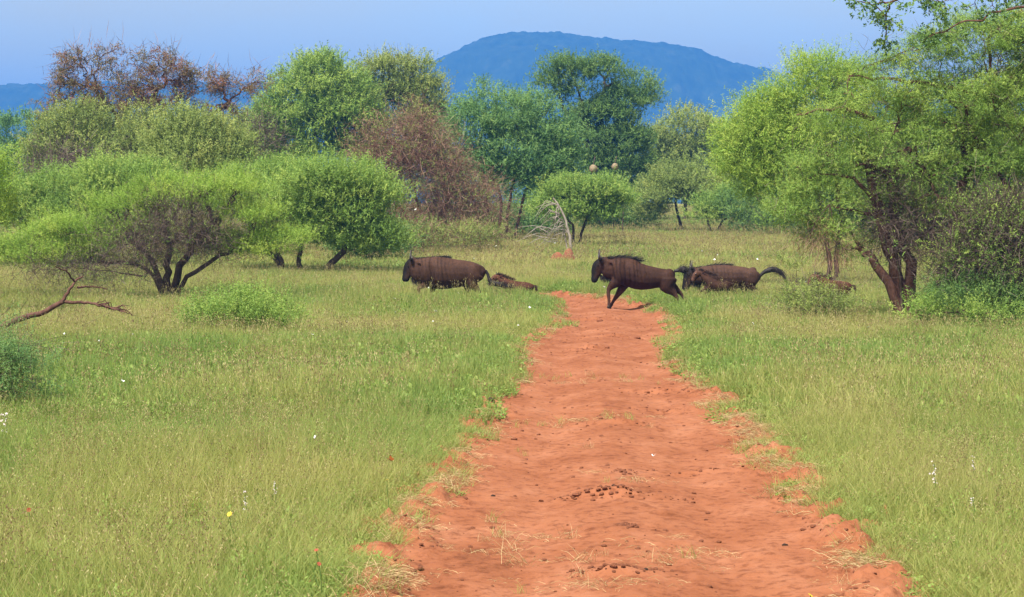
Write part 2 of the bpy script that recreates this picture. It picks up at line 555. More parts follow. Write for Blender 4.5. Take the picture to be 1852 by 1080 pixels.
def sprays(rng, P, N, nshoot, spread, L, nleaf, ll, lw, up=0.7, out=0.6, rnd=0.4, side=0.9, droop=0.0, tint=None, flatten=0.6, quad=False):
    """shoots that stand out from each clump, feathered with small leaves: verts, faces, tint"""
    n = len(P) * nshoot
    ci = np.repeat(np.arange(len(P)), nshoot)
    sp = (np.asarray(spread) if np.ndim(spread) else np.full(len(P), spread)) * (.65 + .8 * rng.random(len(P)))
    base = P[ci] + rng.normal(size=(n, 3)) * sp[ci][:, None] * np.array([1, 1, flatten])
    d = unit(out * N[ci] + np.array([0, 0, up]) + rng.normal(0, rnd, (n, 3)))
    Ls = L * (0.55 + 0.9 * rng.random(n))
    ct = (rng.random(len(P)) if tint is None else tint)[ci] * .6 + rng.random(n) * .25
    t = (np.arange(nleaf) + rng.random(nleaf) * .5 + .3) / nleaf
    pos = base[:, None] + d[:, None] * (Ls[:, None] * t[None])[..., None]
    pos[..., 2] -= droop * (t[None] ** 2) * Ls[:, None]
    sv = unit(np.cross(d, rng.normal(size=(n, 3))))
    sgn = np.where(np.arange(nleaf) % 2 == 0, 1.0, -1.0)
    ld = unit(d[:, None] * .55 + sv[:, None] * (sgn * side)[None, :, None] + rng.normal(0, .35, (n, nleaf, 3)))
    nn = unit(np.array([-.15, -.3, .75]) + rng.normal(0, .5, (n, nleaf, 3)))
    wv = unit(np.cross(nn, ld))
    k = n * nleaf
    pos, ld, wv = pos.reshape(k, 3), ld.reshape(k, 3), wv.reshape(k, 3)
    ln = (ll * (.6 + .8 * rng.random(k)))[:, None]
    wd = (lw * (.7 + .6 * rng.random(k)))[:, None]
    a = pos; m1 = pos + ld * ln * .5 + wv * wd * .5; m2 = pos + ld * ln * .5 - wv * wd * .5; e = pos + ld * ln
    if quad:
        V = np.stack([a, m1, e, m2], 1).reshape(-1, 3)
        Fc = np.arange(k * 4).reshape(k, 4)
    else:
        V = np.stack([m1 - ld * ln * .5, e, m2 - ld * ln * .5], 1).reshape(-1, 3)
        Fc = np.arange(k * 3).reshape(k, 3)
    tn_ = np.repeat(ct, nleaf) + rng.random(k) * .2
    return V, Fc, tn_


def twigs_mesh(rng, P, N, n_each, spread, L, w, curve=.3, up=.2, out=.5, rnd=.8):
    """thin bare twigs: curved slivers of a few triangles, folded along their length"""
    n = len(P) * n_each
    ci = np.repeat(np.arange(len(P)), n_each)
    b0 = P[ci] + rng.normal(size=(n, 3)) * spread
    d = unit(out * N[ci] + np.array([0, 0, up]) + rng.normal(0, rnd, (n, 3)))
    c = unit(rng.normal(size=(n, 3)))
    Ls = (L * (.5 + rng.random(n)))[:, None]
    p1 = b0 + d * Ls * .5 + c * Ls * curve * .35
    p2 = b0 + d * Ls + c * Ls * curve * .2
    s = unit(np.cross(d, rng.normal(size=(n, 3)))) * w
    s2 = unit(np.cross(d, s)) * w
    V = np.stack([b0 + s, b0 - s, p1 + s2 * .8, p1 - s2 * .8, p2], 1)
    i = (np.arange(n) * 5)[:, None]
    q = i + np.array([[0, 1, 3, 2]])
    tr = i + np.array([[2, 3, 4]])
    tt_ = rng.random(n)
    return V.reshape(-1, 3), [q, tr], np.concatenate([tt_, tt_])


def lobes_px(Y, lst, depth=1.0):
    """crown lobes given in photograph pixels (cx, cy, rx, ry[, dy[, depth ratio]]) at depth Y -> world"""
    out_ = []
    for l in lst:
        cx, cy_, rx, ry_ = l[:4]
        dy = l[4] if len(l) > 4 else 0.0
        dr = l[5] if len(l) > 5 else depth
        y = Y + dy
        s = y / F
        c = pt(cx, cy_, y)
        out_.append((c[0], c[1], c[2], rx * s, rx * s * dr, ry_ * s))
    return out_


def tree(name, label, cat, base_px, Y, lobes, seed, leaf='leaf_mid', bark='bark', stems=None, r0=0.14, nclump=160, nshoot=14, nleaf=9, L=0.32, ll=0.07,
         lw=0.022, spread=0.24, up=.7, out=.6, rnd=.4, flat=.25, shell=.6, depth=1.0, group=None, nlimb=90, twig=0, twig_mat='twig_dark', twig_L=.5,
         twig_w=.006, lift=.12, amp=.07, droop=0.0, limb_shrink=.92, rough=.26, extra=None, flatten=.6, part_name='crown', rmin=.008, twig_spread=.25, twig_up=.2, twig_c=.3):
    nclump, nshoot, ll, lw, r0 = int(nclump * 1.0), int(nshoot * 1.75), ll * 1.05, lw * 1.1, r0 * .75
    rng = np.random.default_rng(seed)
    bxy = pt(base_px[0], base_px[1], Y)
    base = np.array([bxy[0], Y, float(terrain(bxy[0], Y)) - 0.03])
    root = empty(name, base, label, cat, group)
    LB = lobes_px(Y, lobes, depth)
    P, N, which = clumps_in(rng, LB, nclump, flat, shell, rough)
    ok = P[:, 2] > terrain(P[:, 0], P[:, 1]) + 0.25
    P, N, which = P[ok], N[ok], which[ok]
    if nlimb or stems:
        tb = Tubes()
        ends = []
        for st in (stems or [[(base_px[0], None), (lobes[0][0], lobes[0][1] + lobes[0][3] * .6)]]):
            rs = r0
            pl = []
            if not isinstance(st[0], tuple):
                rs, st = r0 * st[0], st[1:]
            for i, q in enumerate(st):
                if q[1] is None:
                    x = pt(q[0], 400, Y)[0]
                    pl.append(np.array([x, base[1], float(terrain(x, Y)) - .08]))
                else:
                    pl.append(pt(q[0], q[1], Y + (q[2] if len(q) > 2 else 0)))
            pl = np.array(pl)
            # resample with a little gnarl
            seg = np.concatenate([[0], np.cumsum(np.linalg.norm(np.diff(pl, axis=0), axis=1))])
            s = np.linspace(0, seg[-1], max(6, 3 * len(pl)))
            pp = np.stack([np.interp(s, seg, pl[:, q]) for q in range(3)], 1)
            pp[1:-1] += rng.normal(0, .02 * seg[-1] / 2, (len(pp) - 2, 3))
            free = st[0][1] is not None
            rad = np.linspace(rs, rs * (.25 if free else .62), len(pp)); rad[0] *= 1.0 if free else 1.35
            tb.add(pp, rad, 8)
            ends.append((pp[-1], rs * (.25 if free else .62)))
        if nlimb:
            pick = rng.choice(len(P), min(nlimb, len(P)), replace=False)
            T = P[pick]
            cen = np.array([l[:3] for l in LB])[which[pick]]
            T = cen + (T - cen) * limb_shrink
            E = np.array([e[0] for e in ends])
            near = np.argmin(np.linalg.norm(T[:, None] - E[None], axis=2), 1)
            for q in range(len(ends)):
                if (near == q).any():
                    grow(rng, tb, ends[q][0], T[near == q], ends[q][1], lift, amp=amp, rmin=rmin)
        link('trunk', tb.mesh('trunk', M[bark], base), root)
    if nshoot:
        V, Fc, tt_ = sprays(rng, P, N, nshoot, spread, L, nleaf, ll, lw, up, out, rnd, droop=droop, flatten=flatten)
        c = link(part_name, mesh_np(part_name, V - base, Fc, M[leaf], tt_), root)
        c['kind'] = 'stuff'
    if twig:
        V, Fc, tt_ = twigs_mesh(rng, P, N, twig, twig_spread, twig_L, twig_w, up=twig_up, curve=twig_c)
        c = link('twigs', mesh_np('twigs', V - base, Fc, M[twig_mat], tt_), root)
        c['kind'] = 'stuff'
    return root, base, rng


# far tree belt first
HEDGE_Y = 330.0
rng = np.random.default_rng(5)
LB = []
for x in np.arange(-150, 2050, 42):
    top = 292 + 22 * math.sin(x * .013) + rng.uniform(-14, 14)
    LB += lobes_px(HEDGE_Y + rng.uniform(-15, 25), [(x + rng.uniform(-15, 15), top + 50, rng.uniform(32, 55), 52)])
P, N, which = clumps_in(rng, LB, 3000, .95, .45)
V, Fc, tt_ = sprays(rng, P, N, 7, .8, 1.1, 6, .42, .22)
tag(link('woodland', mesh_np('woodland', V, Fc, M['leaf_dark'], tt_)), kind='stuff')

BELT = 'bush trees of the far tree belt'
far_specs = [
    (30, 258, 85, 55, 165, 'leaf_blue', 'grey green distant tree at the far left of the tree belt'),
    (150, 262, 95, 70, 160, 'leaf_blue', 'dull bluish green distant tree under the sparse red-leaved tree'),
    (455, 265, 55, 60, 150, 'leaf_olive', 'dull olive bush tree seen in the gap left of the big rounded green tree'),
    (1385, 255, 75, 75, 150, 'leaf_mid', 'green bush tree filling the gap behind the right-hand acacia crowns'),
    (1560, 330, 130, 60, 120, 'leaf_mid', 'mid green bush tree seen through the forked trunks of the big right tree'),
    (1690, 235, 150, 85, 104, 'leaf_mid', 'tall green tree showing through the upper crown of the big right acacia'),
    (1860, 210, 110, 110, 108, 'leaf_olive', 'olive green tree behind the big right acacia, cut by the right edge'),
    (1780, 330, 130, 90, 110, 'leaf_mid', 'leafy green tree behind the dark thicket at the right edge'),
]
for i, (cx, cyp, rx, ryp, Y, lf, lab) in enumerate(far_specs):
    tree('bush_tree', lab, 'tree', (cx, 400), Y, [(cx, cyp, rx * .8, ryp), (cx - rx * .5, cyp + ryp * .5, rx * .5, ryp * .7), (cx + rx * .5, cyp + ryp * .45, rx * .5, ryp * .7),
         (cx, cyp + ryp * .9, rx, ryp * .8)], 100 + i, leaf=lf, nclump=230, nshoot=14, nleaf=7, L=.55, ll=.2, lw=.075, spread=.42, nlimb=40, r0=.18, group=BELT, flat=.6)

# T13 pale tree far, right of the tall umbrella tree
tree('round_tree', 'pale green rounded tree far behind, right of the tall umbrella-shaped tree', 'tree', (1240, 400), 175,
     [(1235, 240, 55, 40), (1190, 275, 45, 45), (1285, 270, 50, 45), (1240, 310, 85, 45)], 21, leaf='leaf_olive', nclump=260, nshoot=15, nleaf=7, L=.55, ll=.19, lw=.07, spread=.45, r0=.2, nlimb=50, flat=.6)

# T10 tall umbrella tree
tree('umbrella_tree', 'tall umbrella-shaped tree standing above the others in front of the blue hill', 'tree', (1095, 400), 150,
     [(1030, 128, 48, 26), (1090, 124, 45, 22), (1145, 160, 40, 28), (1000, 150, 28, 18), (1120, 185, 55, 22), (1165, 178, 22, 24), (1035, 160, 36, 14), (1085, 200, 48, 20), (1010, 178, 22, 12),
      (1100, 240, 65, 55), (1060, 270, 50, 60), (1130, 290, 55, 60), (1090, 330, 75, 45)], 22, leaf='leaf_dark',
     stems=[[(1095, None), (1085, 300), (1070, 215), (1050, 180)], [(1098, None), (1092, 280), (1085, 190), (1095, 158)], [(1100, None), (1110, 250), (1125, 200)], [(1085, None), (1055, 240), (1015, 190)]],
     nclump=520, nshoot=15, nleaf=7, L=.42, ll=.15, lw=.055, spread=.34, r0=.2, nlimb=110, flat=.3, shell=.4, rmin=.03, rough=.12)

# T9 dark blue-green tree
tree('thorn_tree', 'dense dark blue-green tree with several thin stems left of the tall umbrella tree', 'tree', (905, 410), 118,
     [(900, 205, 80, 40), (860, 235, 55, 45), (965, 225, 70, 50), (1000, 260, 45, 45), (925, 285, 85, 50), (880, 300, 50, 35), (985, 300, 55, 40), (885, 160, 14, 14), (930, 335, 60, 22), (1000, 345, 45, 22)], 23, leaf='leaf_blue',
     stems=[[(905, None), (905, 350), (890, 300)], [(915, None), (925, 340), (950, 290)], [(890, None), (880, 350), (865, 300)], [(925, None), (950, 350), (990, 300)]],
     nclump=460, nshoot=15, nleaf=8, L=.42, ll=.125, lw=.045, spread=.34, r0=.12, nlimb=110, flat=.45, rmin=.02)

# T7a, T7b
tree('round_tree', 'big rounded mid green tree with an uneven top left of the brown thicket', 'tree', (570, 400), 138,
     [(570, 150, 65, 45), (525, 185, 50, 45), (615, 190, 60, 55), (500, 230, 45, 50), (555, 250, 75, 60), (580, 122, 35, 25), (640, 240, 45, 60)], 24, leaf='leaf_mid',
     nclump=430, nshoot=16, nleaf=8, L=.5, ll=.15, lw=.055, spread=.4, r0=.2, nlimb=90, flat=.5, rmin=.02)
tree('round_tree', 'olive green tree with loose twiggy top behind the brown thicket', 'tree', (710, 400), 142,
     [(690, 150, 50, 45), (745, 150, 45, 38), (770, 185, 32, 40), (720, 200, 70, 55), (660, 190, 40, 50), (685, 112, 30, 14), (745, 118, 30, 12), (720, 260, 70, 60), (790, 240, 30, 40)], 25, leaf='leaf_olive',
     nclump=400, nshoot=14, nleaf=8, L=.5, ll=.14, lw=.05, spread=.4, r0=.18, nlimb=110, flat=.5, rmin=.02, twig=3, twig_L=.9, twig_w=.012)

# T4 the sparse red-brown tree
tree('bare_tree', 'tall gnarled tree with sparse red-brown leaves and crooked bare branches against the sky', 'tree', (235, 400), 108,
     [(150, 110, 55, 30), (225, 105, 45, 22), (300, 120, 50, 30), (120, 140, 30, 20), (370, 145, 40, 28), (430, 155, 45, 22), (460, 150, 20, 20), (200, 165, 80, 40), (300, 170, 60, 40), (390, 200, 40, 25), (130, 190, 60, 34), (240, 200, 80, 30)], 26, leaf='leaf_red', bark='bark_red',
     stems=[[(235, None), (230, 280), (215, 220), (175, 165)], [(238, None), (250, 270), (270, 210), (285, 160)], [(240, None), (265, 260), (330, 230), (400, 200), (415, 185)]],
     nclump=390, nshoot=11, nleaf=6, L=.28, ll=.08, lw=.036, spread=.15, r0=.19, nlimb=170, flat=.6, shell=.35, amp=.14, rmin=.022, twig=5, twig_mat='twig_red', twig_L=.8, twig_w=.011, up=.2, rnd=.8, lift=.25)
tree('bush_tree', 'dark olive bush tree filling the space under the gnarled red-leaved tree', 'tree', (200, 400), 106,
     [(140, 225, 55, 32), (105, 250, 50, 34), (210, 240, 70, 38), (170, 270, 90, 44), (275, 245, 50, 40), (90, 285, 45, 34)], 27, leaf='leaf_olive',
     nclump=360, nshoot=13, nleaf=8, L=.4, ll=.11, lw=.042, spread=.34, r0=.12, nlimb=60, flat=.6, twig=4, twig_L=.7, twig_w=.009)
# T6 light green bush behind the umbrella acacias
tree('bush_tree', 'light green upright bush tree rising behind the umbrella acacias on the left', 'tree', (340, 400), 92,
     [(350, 242, 48, 34), (305, 270, 42, 36), (400, 262, 42, 36), (345, 290, 90, 40), (325, 215, 18, 16)], 28, leaf='leaf_olive',
     nclump=300, nshoot=16, nleaf=9, L=.42, ll=.1, lw=.036, spread=.3, r0=.1, nlimb=60, flat=.5)
# dry violet-brown brush below
tree('dry_bush', 'purplish brown leafless brush between the tree belt and the left acacias', 'bush', (90, 400), 98,
     [(100, 300, 60, 26), (470, 255, 26, 40), (180, 305, 50, 20)], 29, nshoot=0, nclump=90, twig=26, twig_L=.8, twig_w=.009, nlimb=40, r0=.06, twig_mat='twig_dark', flat=.8, shell=.3, twig_spread=.4)
# T8 brown thicket
tree('dry_thicket', 'reddish brown dry thorn thicket of tangled bare twigs behind the leading wildebeest', 'thicket', (770, 440), 101,
     [(710, 250, 65, 42), (760, 235, 40, 30), (690, 300, 50, 40), (770, 310, 80, 55), (830, 360, 75, 45), (790, 400, 90, 32), (870, 405, 45, 24), (740, 410, 60, 30), (800, 285, 45, 35)], 30, bark='bark_red', leaf='leaf_olive',
     stems=[[(770, None), (760, 380), (740, 300)], [(775, None), (800, 380), (820, 340)], [(760, None), (730, 390), (700, 330)]],
     rough=.4, nshoot=5, nleaf=7, L=.32, ll=.075, lw=.026, nclump=330, twig=46, twig_L=.75, twig_w=.0075, nlimb=120, r0=.08, twig_mat='twig_red', flat=.8, shell=.25, twig_spread=.38, rmin=.012, amp=.14, twig_up=-.05, twig_c=.8)
tree('dry_thicket', 'pale green and straw low scrub at the foot of the brown thicket', 'thicket', (770, 440), 97,
     [(760, 425, 60, 16), (850, 425, 60, 14), (700, 430, 50, 14)], 31, leaf='leaf_olive', nshoot=8, nleaf=8, L=.35, ll=.08, lw=.028, nclump=120, twig=12, twig_L=.6, twig_w=.007, nlimb=20, r0=.04, twig_mat='twig_red', flat=.9, shell=.2)

for i, (cx, cyp, rx, ryp, Y, lab) in enumerate(((945, 395, 95, 34, 127, 'added dark bush standing in for shade between the stems of the blue-green tree'),
                                                (1110, 375, 70, 36, 139, 'added dark bush standing in for shade below the tall umbrella tree'),
                                                (660, 430, 60, 24, 90, 'added dark bush standing in for shade right of the leaning trunk'),
                                                (1400, 375, 90, 40, 128, 'added dark bush standing in for shade at the right end of the clearing'))):  # dark bushes added to stand in for the deep shade under the crowns
    tree('shade_bush', lab, 'bush', (cx, 430), Y, [(cx, cyp, rx, ryp), (cx - rx * .5, cyp + ryp * .4, rx * .6, ryp * .7), (cx + rx * .5, cyp + ryp * .4, rx * .6, ryp * .7)], 300 + i,
         leaf='leaf_dark', nclump=110, nshoot=11, nleaf=7, L=.42, ll=.13, lw=.05, spread=.34, nlimb=24, r0=.05, flat=.9, shell=.3, group='dark bushes standing in for shade')

# T11, T12, T12b small acacias at the end of the clearing
tree('thorn_tree', 'small acacia with short trunks just right of the grey dead snag', 'tree', (1042, 440), 106,
     [(1065, 345, 55, 22), (1095, 358, 38, 24), (1020, 372, 48, 28), (1070, 380, 50, 20), (1015, 345, 30, 18)], 32, leaf='leaf_mid',
     stems=[[(1038, None), (1036, 410), (1020, 380)], [(1044, None), (1055, 405), (1075, 370)]], nclump=250, nshoot=16, nleaf=9, L=.36, ll=.1, lw=.036, spread=.26, r0=.1, nlimb=80, flat=.3, rmin=.014)
tree('thorn_tree', 'slender single-trunk acacia with spreading crown at the end of the clearing', 'tree', (1238, 425), 136,
     [(1225, 325, 45, 22), (1190, 345, 36, 26), (1265, 335, 42, 24), (1235, 350, 70, 24), (1180, 375, 26, 18), (1290, 355, 40, 26)], 33, leaf='leaf_olive',
     stems=[[(1238, None), (1228, 400), (1222, 365), (1225, 345)]], nclump=240, nshoot=15, nleaf=8, L=.42, ll=.12, lw=.045, spread=.3, r0=.13, nlimb=90, flat=.3, rmin=.02)
tree('thorn_tree', 'low forked acacia beside the slender one, leaning over the grass', 'tree', (1292, 418), 133,
     [(1300, 370, 42, 22), (1340, 365, 40, 28), (1275, 385, 34, 14), (1360, 385, 30, 18)], 34, leaf='leaf_mid',
     stems=[[(1288, None), (1280, 400), (1278, 385)], [(1295, None), (1305, 400), (1325, 385)]], nclump=170, nshoot=14, nleaf=8, L=.4, ll=.115, lw=.042, spread=.28, r0=.1, nlimb=70, flat=.5, rmin=.018)
tree('sapling', 'thin nearly leafless sapling alone in the grass of the clearing', 'sapling', (1127, 412), 128,
     [(1127, 375, 12, 14), (1112, 382, 14, 6)], 35, leaf='leaf_mid', stems=[[(1126, None), (1127, 390), (1128, 372)]], nclump=16, nshoot=2, nleaf=6, L=.3, ll=.1, lw=.04, r0=.05, nlimb=14, rmin=.014)

# T3, T2b, T2, T1 left acacias
tree('thorn_tree', 'wide olive green acacia crown behind the left umbrella acacia', 'tree', (120, 480), 82,
     [(120, 345, 90, 32), (200, 325, 70, 26), (50, 375, 60, 32), (270, 330, 60, 28), (150, 385, 120, 30), (20, 400, 50, 26)], 36, leaf='leaf_mid',
     nclump=420, nshoot=17, nleaf=9, L=.34, ll=.085, lw=.03, spread=.26, r0=.13, nlimb=70, flat=.35)
tree('thorn_tree', 'dense acacia on two crooked trunks between the left umbrella acacia and the leaning one', 'tree', (525, 492), 79,
     [(450, 335, 80, 28), (520, 330, 70, 30), (480, 370, 90, 32), (560, 380, 60, 36), (530, 420, 70, 22)], 37, leaf='leaf_mid',
     stems=[[(505, None), (512, 475), (500, 455), (505, 420)], [(545, None), (540, 470), (548, 440), (545, 400)], [(515, None), (500, 470), (470, 440), (450, 400)]],
     nclump=330, nshoot=17, nleaf=9, L=.34, ll=.08, lw=.029, spread=.25, r0=.13, nlimb=100, flat=.2, rmin=.012)
tree('thorn_tree', 'dense domed acacia on one thick leaning trunk behind the leading wildebeest', 'tree', (585, 492), 76,
     [(590, 322, 75, 30), (640, 345, 72, 34), (560, 350, 70, 34), (660, 375, 52, 28), (610, 385, 80, 38), (660, 415, 48, 24), (590, 425, 50, 25), (690, 360, 26, 20), (680, 430, 50, 24), (640, 445, 60, 14)], 38, leaf='leaf_mid',
     stems=[[(583, None), (598, 480), (625, 452), (620, 420)]], nclump=430, nshoot=18, nleaf=9, L=.33, ll=.078, lw=.028, spread=.25, r0=.17, nlimb=100, flat=.25, rmin=.012)
tree('umbrella_acacia', 'bright green umbrella acacia with dark tangled inner branches, largest of the left group', 'tree', (305, 530), 58,
     [(300, 350, 70, 22), (390, 345, 70, 22), (225, 380, 70, 20), (455, 395, 60, 24), (505, 432, 48, 16), (140, 420, 70, 22), (55, 446, 60, 20), (350, 372, 90, 20), (105, 466, 80, 20), (440, 444, 58, 26), (5, 460, 55, 16), (400, 450, 34, 12),
      (180, 455, 60, 20), (245, 415, 40, 18), (60, 475, 60, 10), (480, 455, 50, 10)], 39, leaf='leaf_bright',
     stems=[[(303, None), (303, 500), (305, 450), (300, 410)], [(306, None), (320, 492), (350, 440), (385, 405)], [.8, (302, None), (288, 502), (278, 470), (230, 430)], [.6, (308, None), (340, 500), (400, 460), (440, 440)], [.5, (300, None), (272, 484), (180, 470), (110, 462)]],
     nclump=400, nshoot=25, nleaf=12, L=.30, ll=.048, lw=.0145, spread=.2, r0=.15, nlimb=280, flat=.1, shell=.4, amp=.12, rmin=.009, twig=4, twig_L=.45, twig_w=.005, flatten=.42, rough=.36)
# dry tangle under it
tree('dry_bush', 'tangle of bare brown thorn twigs hanging under the left umbrella acacia', 'bush', (150, 530), 57,
     [(300, 425, 80, 36), (335, 400, 70, 26), (235, 450, 55, 26), (150, 488, 90, 12), (90, 485, 80, 10), (260, 485, 50, 20), (370, 430, 50, 24)], 40, nshoot=2, nleaf=8, L=.25, ll=.04, lw=.014, leaf='leaf_mid', nclump=220, twig=30, twig_L=.5, twig_w=.0042, nlimb=60, r0=.03, twig_mat='twig_dark', flat=.8, shell=.2, twig_spread=.25, stems=[[(262, 500), (288, 455)], [(262, 500), (200, 490), (150, 485)]])

# left edge: near bright branch tip of a tree outside the frame
tree('thorn_tree', 'bright green acacia branch tips reaching in at the left edge of the picture', 'tree', (-120, 540), 50,
     [(-60, 330, 80, 60), (0, 300, 26, 12), (5, 272, 16, 8), (-40, 380, 60, 20)], 41, leaf='leaf_bright', nclump=110, nshoot=18, nleaf=9, L=.26, ll=.05, lw=.017, spread=.15, r0=.13, nlimb=60, flat=.5)

# T14 right side: bright spiky acacia behind, the big tree in front
tree('thorn_tree', 'bright yellow-green acacia with upright spiky shoots left behind the big right tree', 'tree', (1500, 500), 66,
     [(1480, 130, 55, 34), (1530, 160, 60, 34), (1440, 170, 50, 30), (1390, 200, 55, 34), (1350, 235, 50, 34), (1420, 245, 90, 40), (1500, 230, 80, 50), (1360, 290, 60, 40), (1450, 300, 80, 40), (1400, 335, 70, 34), (1320, 265, 28, 22)], 42, leaf='leaf_bright',
     stems=[[(1500, None), (1495, 420), (1470, 330), (1450, 260)], [(1505, None), (1520, 400), (1510, 260)]],
     nclump=600, nshoot=15, nleaf=10, L=.34, ll=.065, lw=.021, spread=.24, r0=.1, nlimb=160, flat=.5, shell=.5, rmin=.01, rough=.22, up=.55, rnd=.5)
tree('acacia_tree', 'big spreading acacia with forked dark trunks at the right of the track', 'tree', (1655, 575), 47,
     [(1600, 125, 80, 14), (1680, 100, 90, 20), (1790, 75, 90, 26), (1880, 90, 100, 40), (1560, 185, 95, 15), (1660, 165, 110, 20), (1770, 150, 110, 26), (1880, 180, 100, 36),
      (1500, 215, 70, 12), (1580, 240, 110, 18), (1690, 235, 110, 24), (1810, 240, 110, 30), (1530, 290, 90, 18), (1640, 300, 100, 22), (1760, 310, 100, 26), (1870, 300, 80, 40),
      (1470, 345, 70, 18), (1560, 360, 80, 20), (1430, 385, 50, 18), (1500, 410, 60, 26), (1540, 450, 34, 22), (1700, 370, 70, 20), (1840, 370, 70, 30), (1460, 300, 60, 14), (1720, 190, 120, 20), (1900, 40, 70, 24), (1850, 15, 70, 22), (1770, 45, 60, 16), (1690, 75, 60, 12), (1830, 60, 70, 22), (1890, 130, 70, 30)], 43,
     leaf='leaf_mid', bark='bark_red', stems=[[1.15, (1650, None), (1625, 500), (1600, 430), (1580, 350), (1572, 300)], [(1658, None), (1645, 490), (1622, 420), (1610, 340), (1640, 270)],
                             [(1644, None), (1610, 520), (1575, 462)], [(1690, None), (1700, 490), (1725, 420), (1745, 320), (1752, 230)],
                             [.42, (1580, 215), (1520, 195), (1480, 202), (1440, 208)], [.42, (1760, 165), (1660, 150), (1600, 142), (1535, 138)], [.42, (1590, 370), (1540, 320), (1480, 315)],
                             [.42, (1850, 20), (1790, 60), (1790, 110), (1800, 200)], [.42, (1752, 230), (1700, 215), (1620, 235)], [.42, (1610, 390), (1560, 385), (1500, 370)]],
     nclump=640, nshoot=20, nleaf=12, L=.24, ll=.042, lw=.014, spread=.16, r0=.18, nlimb=330, flat=.8, shell=.3, amp=.1, rmin=.009, twig=5, twig_L=.4, twig_w=.0045, up=.35, out=.45, rnd=.6, flatten=.4, depth=.9, lift=.05)
tree('dry_bush', 'bundle of brown drooping dead twigs hanging from the big right acacia', 'bush', (1500, 560), 46.5,
     [(1470, 420, 36, 30), (1520, 460, 30, 26), (1500, 440, 40, 34)], 44, nshoot=0, nclump=40, twig=10, twig_L=.55, twig_w=.0032, stems=[[(1500, 370), (1476, 402)], [(1500, 370), (1518, 440)], [(1500, 370), (1498, 420)]], nlimb=26, r0=.016, twig_mat='twig_red', flat=.9, shell=.2, twig_up=-1.1, twig_spread=.12, twig_c=.5)
tree('dry_bush', 'mass of dark brown interlaced twigs round the forked trunks at right', 'bush', (1640, 560), 46.8,
     [(1610, 330, 36, 50), (1640, 400, 70, 40), (1620, 430, 60, 34), (1690, 430, 60, 36)], 45, nshoot=2, nleaf=6, L=.2, ll=.05, lw=.02, leaf='leaf_mid', nclump=130, twig=30, twig_L=.45, twig_w=.0045, nlimb=50, r0=.04, twig_mat='twig_dark', flat=.9, shell=.15, twig_spread=.22)
tree('dark_thicket', 'dark brown twiggy thicket at the right edge beside the forked trunks', 'thicket', (1780, 570), 46,
     [(1760, 440, 60, 50), (1830, 430, 70, 60), (1800, 500, 90, 50), (1880, 450, 60, 80), (1730, 490, 40, 40), (1790, 390, 60, 30)], 46, leaf='leaf_mid', nshoot=9, nleaf=8, L=.25, ll=.045, lw=.017,
     stems=[[(1700, None), (1720, 520), (1745, 450)], [(1790, None), (1800, 500), (1820, 430)], [(1770, None), (1780, 510), (1760, 440)], [(1830, None), (1850, 500), (1880, 450)]],
     nclump=330, twig=38, twig_L=.5, twig_w=.005, nlimb=120, r0=.045, twig_mat='twig_dark', flat=.9, shell=.2, twig_spread=.25)
tree('leafy_shrub', 'low dark green leafy shrub at the foot of the right-hand thicket', 'shrub', (1750, 575), 45.5,
     [(1740, 535, 60, 26), (1800, 535, 60, 30), (1700, 548, 36, 18), (1850, 540, 50, 26)], 47, leaf='leaf_dark', nclump=150, nshoot=10, nleaf=9, L=.24, ll=.042, lw=.017, spread=.16, nlimb=40, r0=.03, flat=.9, shell=.3)
tree('leafy_shrub', 'broad bright green herb clump in the grass below the right-hand thicket', 'shrub', (1690, 585), 43,
     [(1660, 560, 40, 14), (1800, 572, 70, 16), (1720, 570, 50, 12)], 48, leaf='leaf_mid', nclump=50, nshoot=8, nleaf=8, L=.22, ll=.05, lw=.022, spread=.14, nlimb=10, r0=.02, flat=.9, shell=.3)
# overhanging branch, from a tree whose trunk stands outside the frame
tree('leafy_tree', 'round-leaved branches of a tree outside the frame hanging in at the top right', 'tree', (2080, 600), 40,
     [(1605, 24, 36, 20), (1560, 6, 34, 8), (1640, -5, 50, 18), (1690, 8, 24, 8), (1750, 20, 60, 14), (1830, -10, 60, 20), (1690, 60, 50, 12), (1640, 80, 50, 8)], 49, leaf='leaf_dark', bark='bark_red',
     stems=[[(2080, None), (2060, 300), (1980, 60), (1850, -60), (1700, -70), (1640, -30), (1610, 5)], [(1980, 60), (1900, 10), (1820, 20), (1750, 40), (1690, 60)], [(1850, -60), (1780, -40), (1720, 0)]],
     nclump=56, nshoot=6, nleaf=5, L=.15, ll=.055, lw=.045, spread=.08, r0=.05, nlimb=75, flat=.9, shell=.2, up=-.2, rnd=.8, rmin=.006)

# shrubs in the grass
tree('green_shrub', 'rounded bright green soft shrub alone in the grass left of the track', 'shrub', (440, 618), 41,
     [(440, 572, 75, 34), (400, 580, 50, 34), (500, 584, 50, 30), (348, 575, 18, 32), (460, 600, 95, 18), (425, 548, 22, 14)], 50, leaf='leaf_mid', nclump=200, nshoot=9, nleaf=10, L=.30, ll=.045, lw=.014, spread=.14, nlimb=60, r0=.02, flat=.6, shell=.2, up=1.3, out=.3, rnd=.35, rmin=.004)
tree('wispy_shrub', 'thin grey-green twiggy shrub in the grass right of the wildebeest', 'shrub', (1470, 580), 46,
     [(1470, 555, 50, 26), (1430, 550, 36, 22), (1510, 550, 34, 28), (1480, 540, 30, 22)], 51, leaf='leaf_olive', nclump=80, nshoot=7, nleaf=8, L=.26, ll=.05, lw=.016, spread=.12, nlimb=70, r0=.02, flat=.5, shell=.2, up=1.0, out=.5, rmin=.004, twig=8, twig_L=.4, twig_w=.0035)
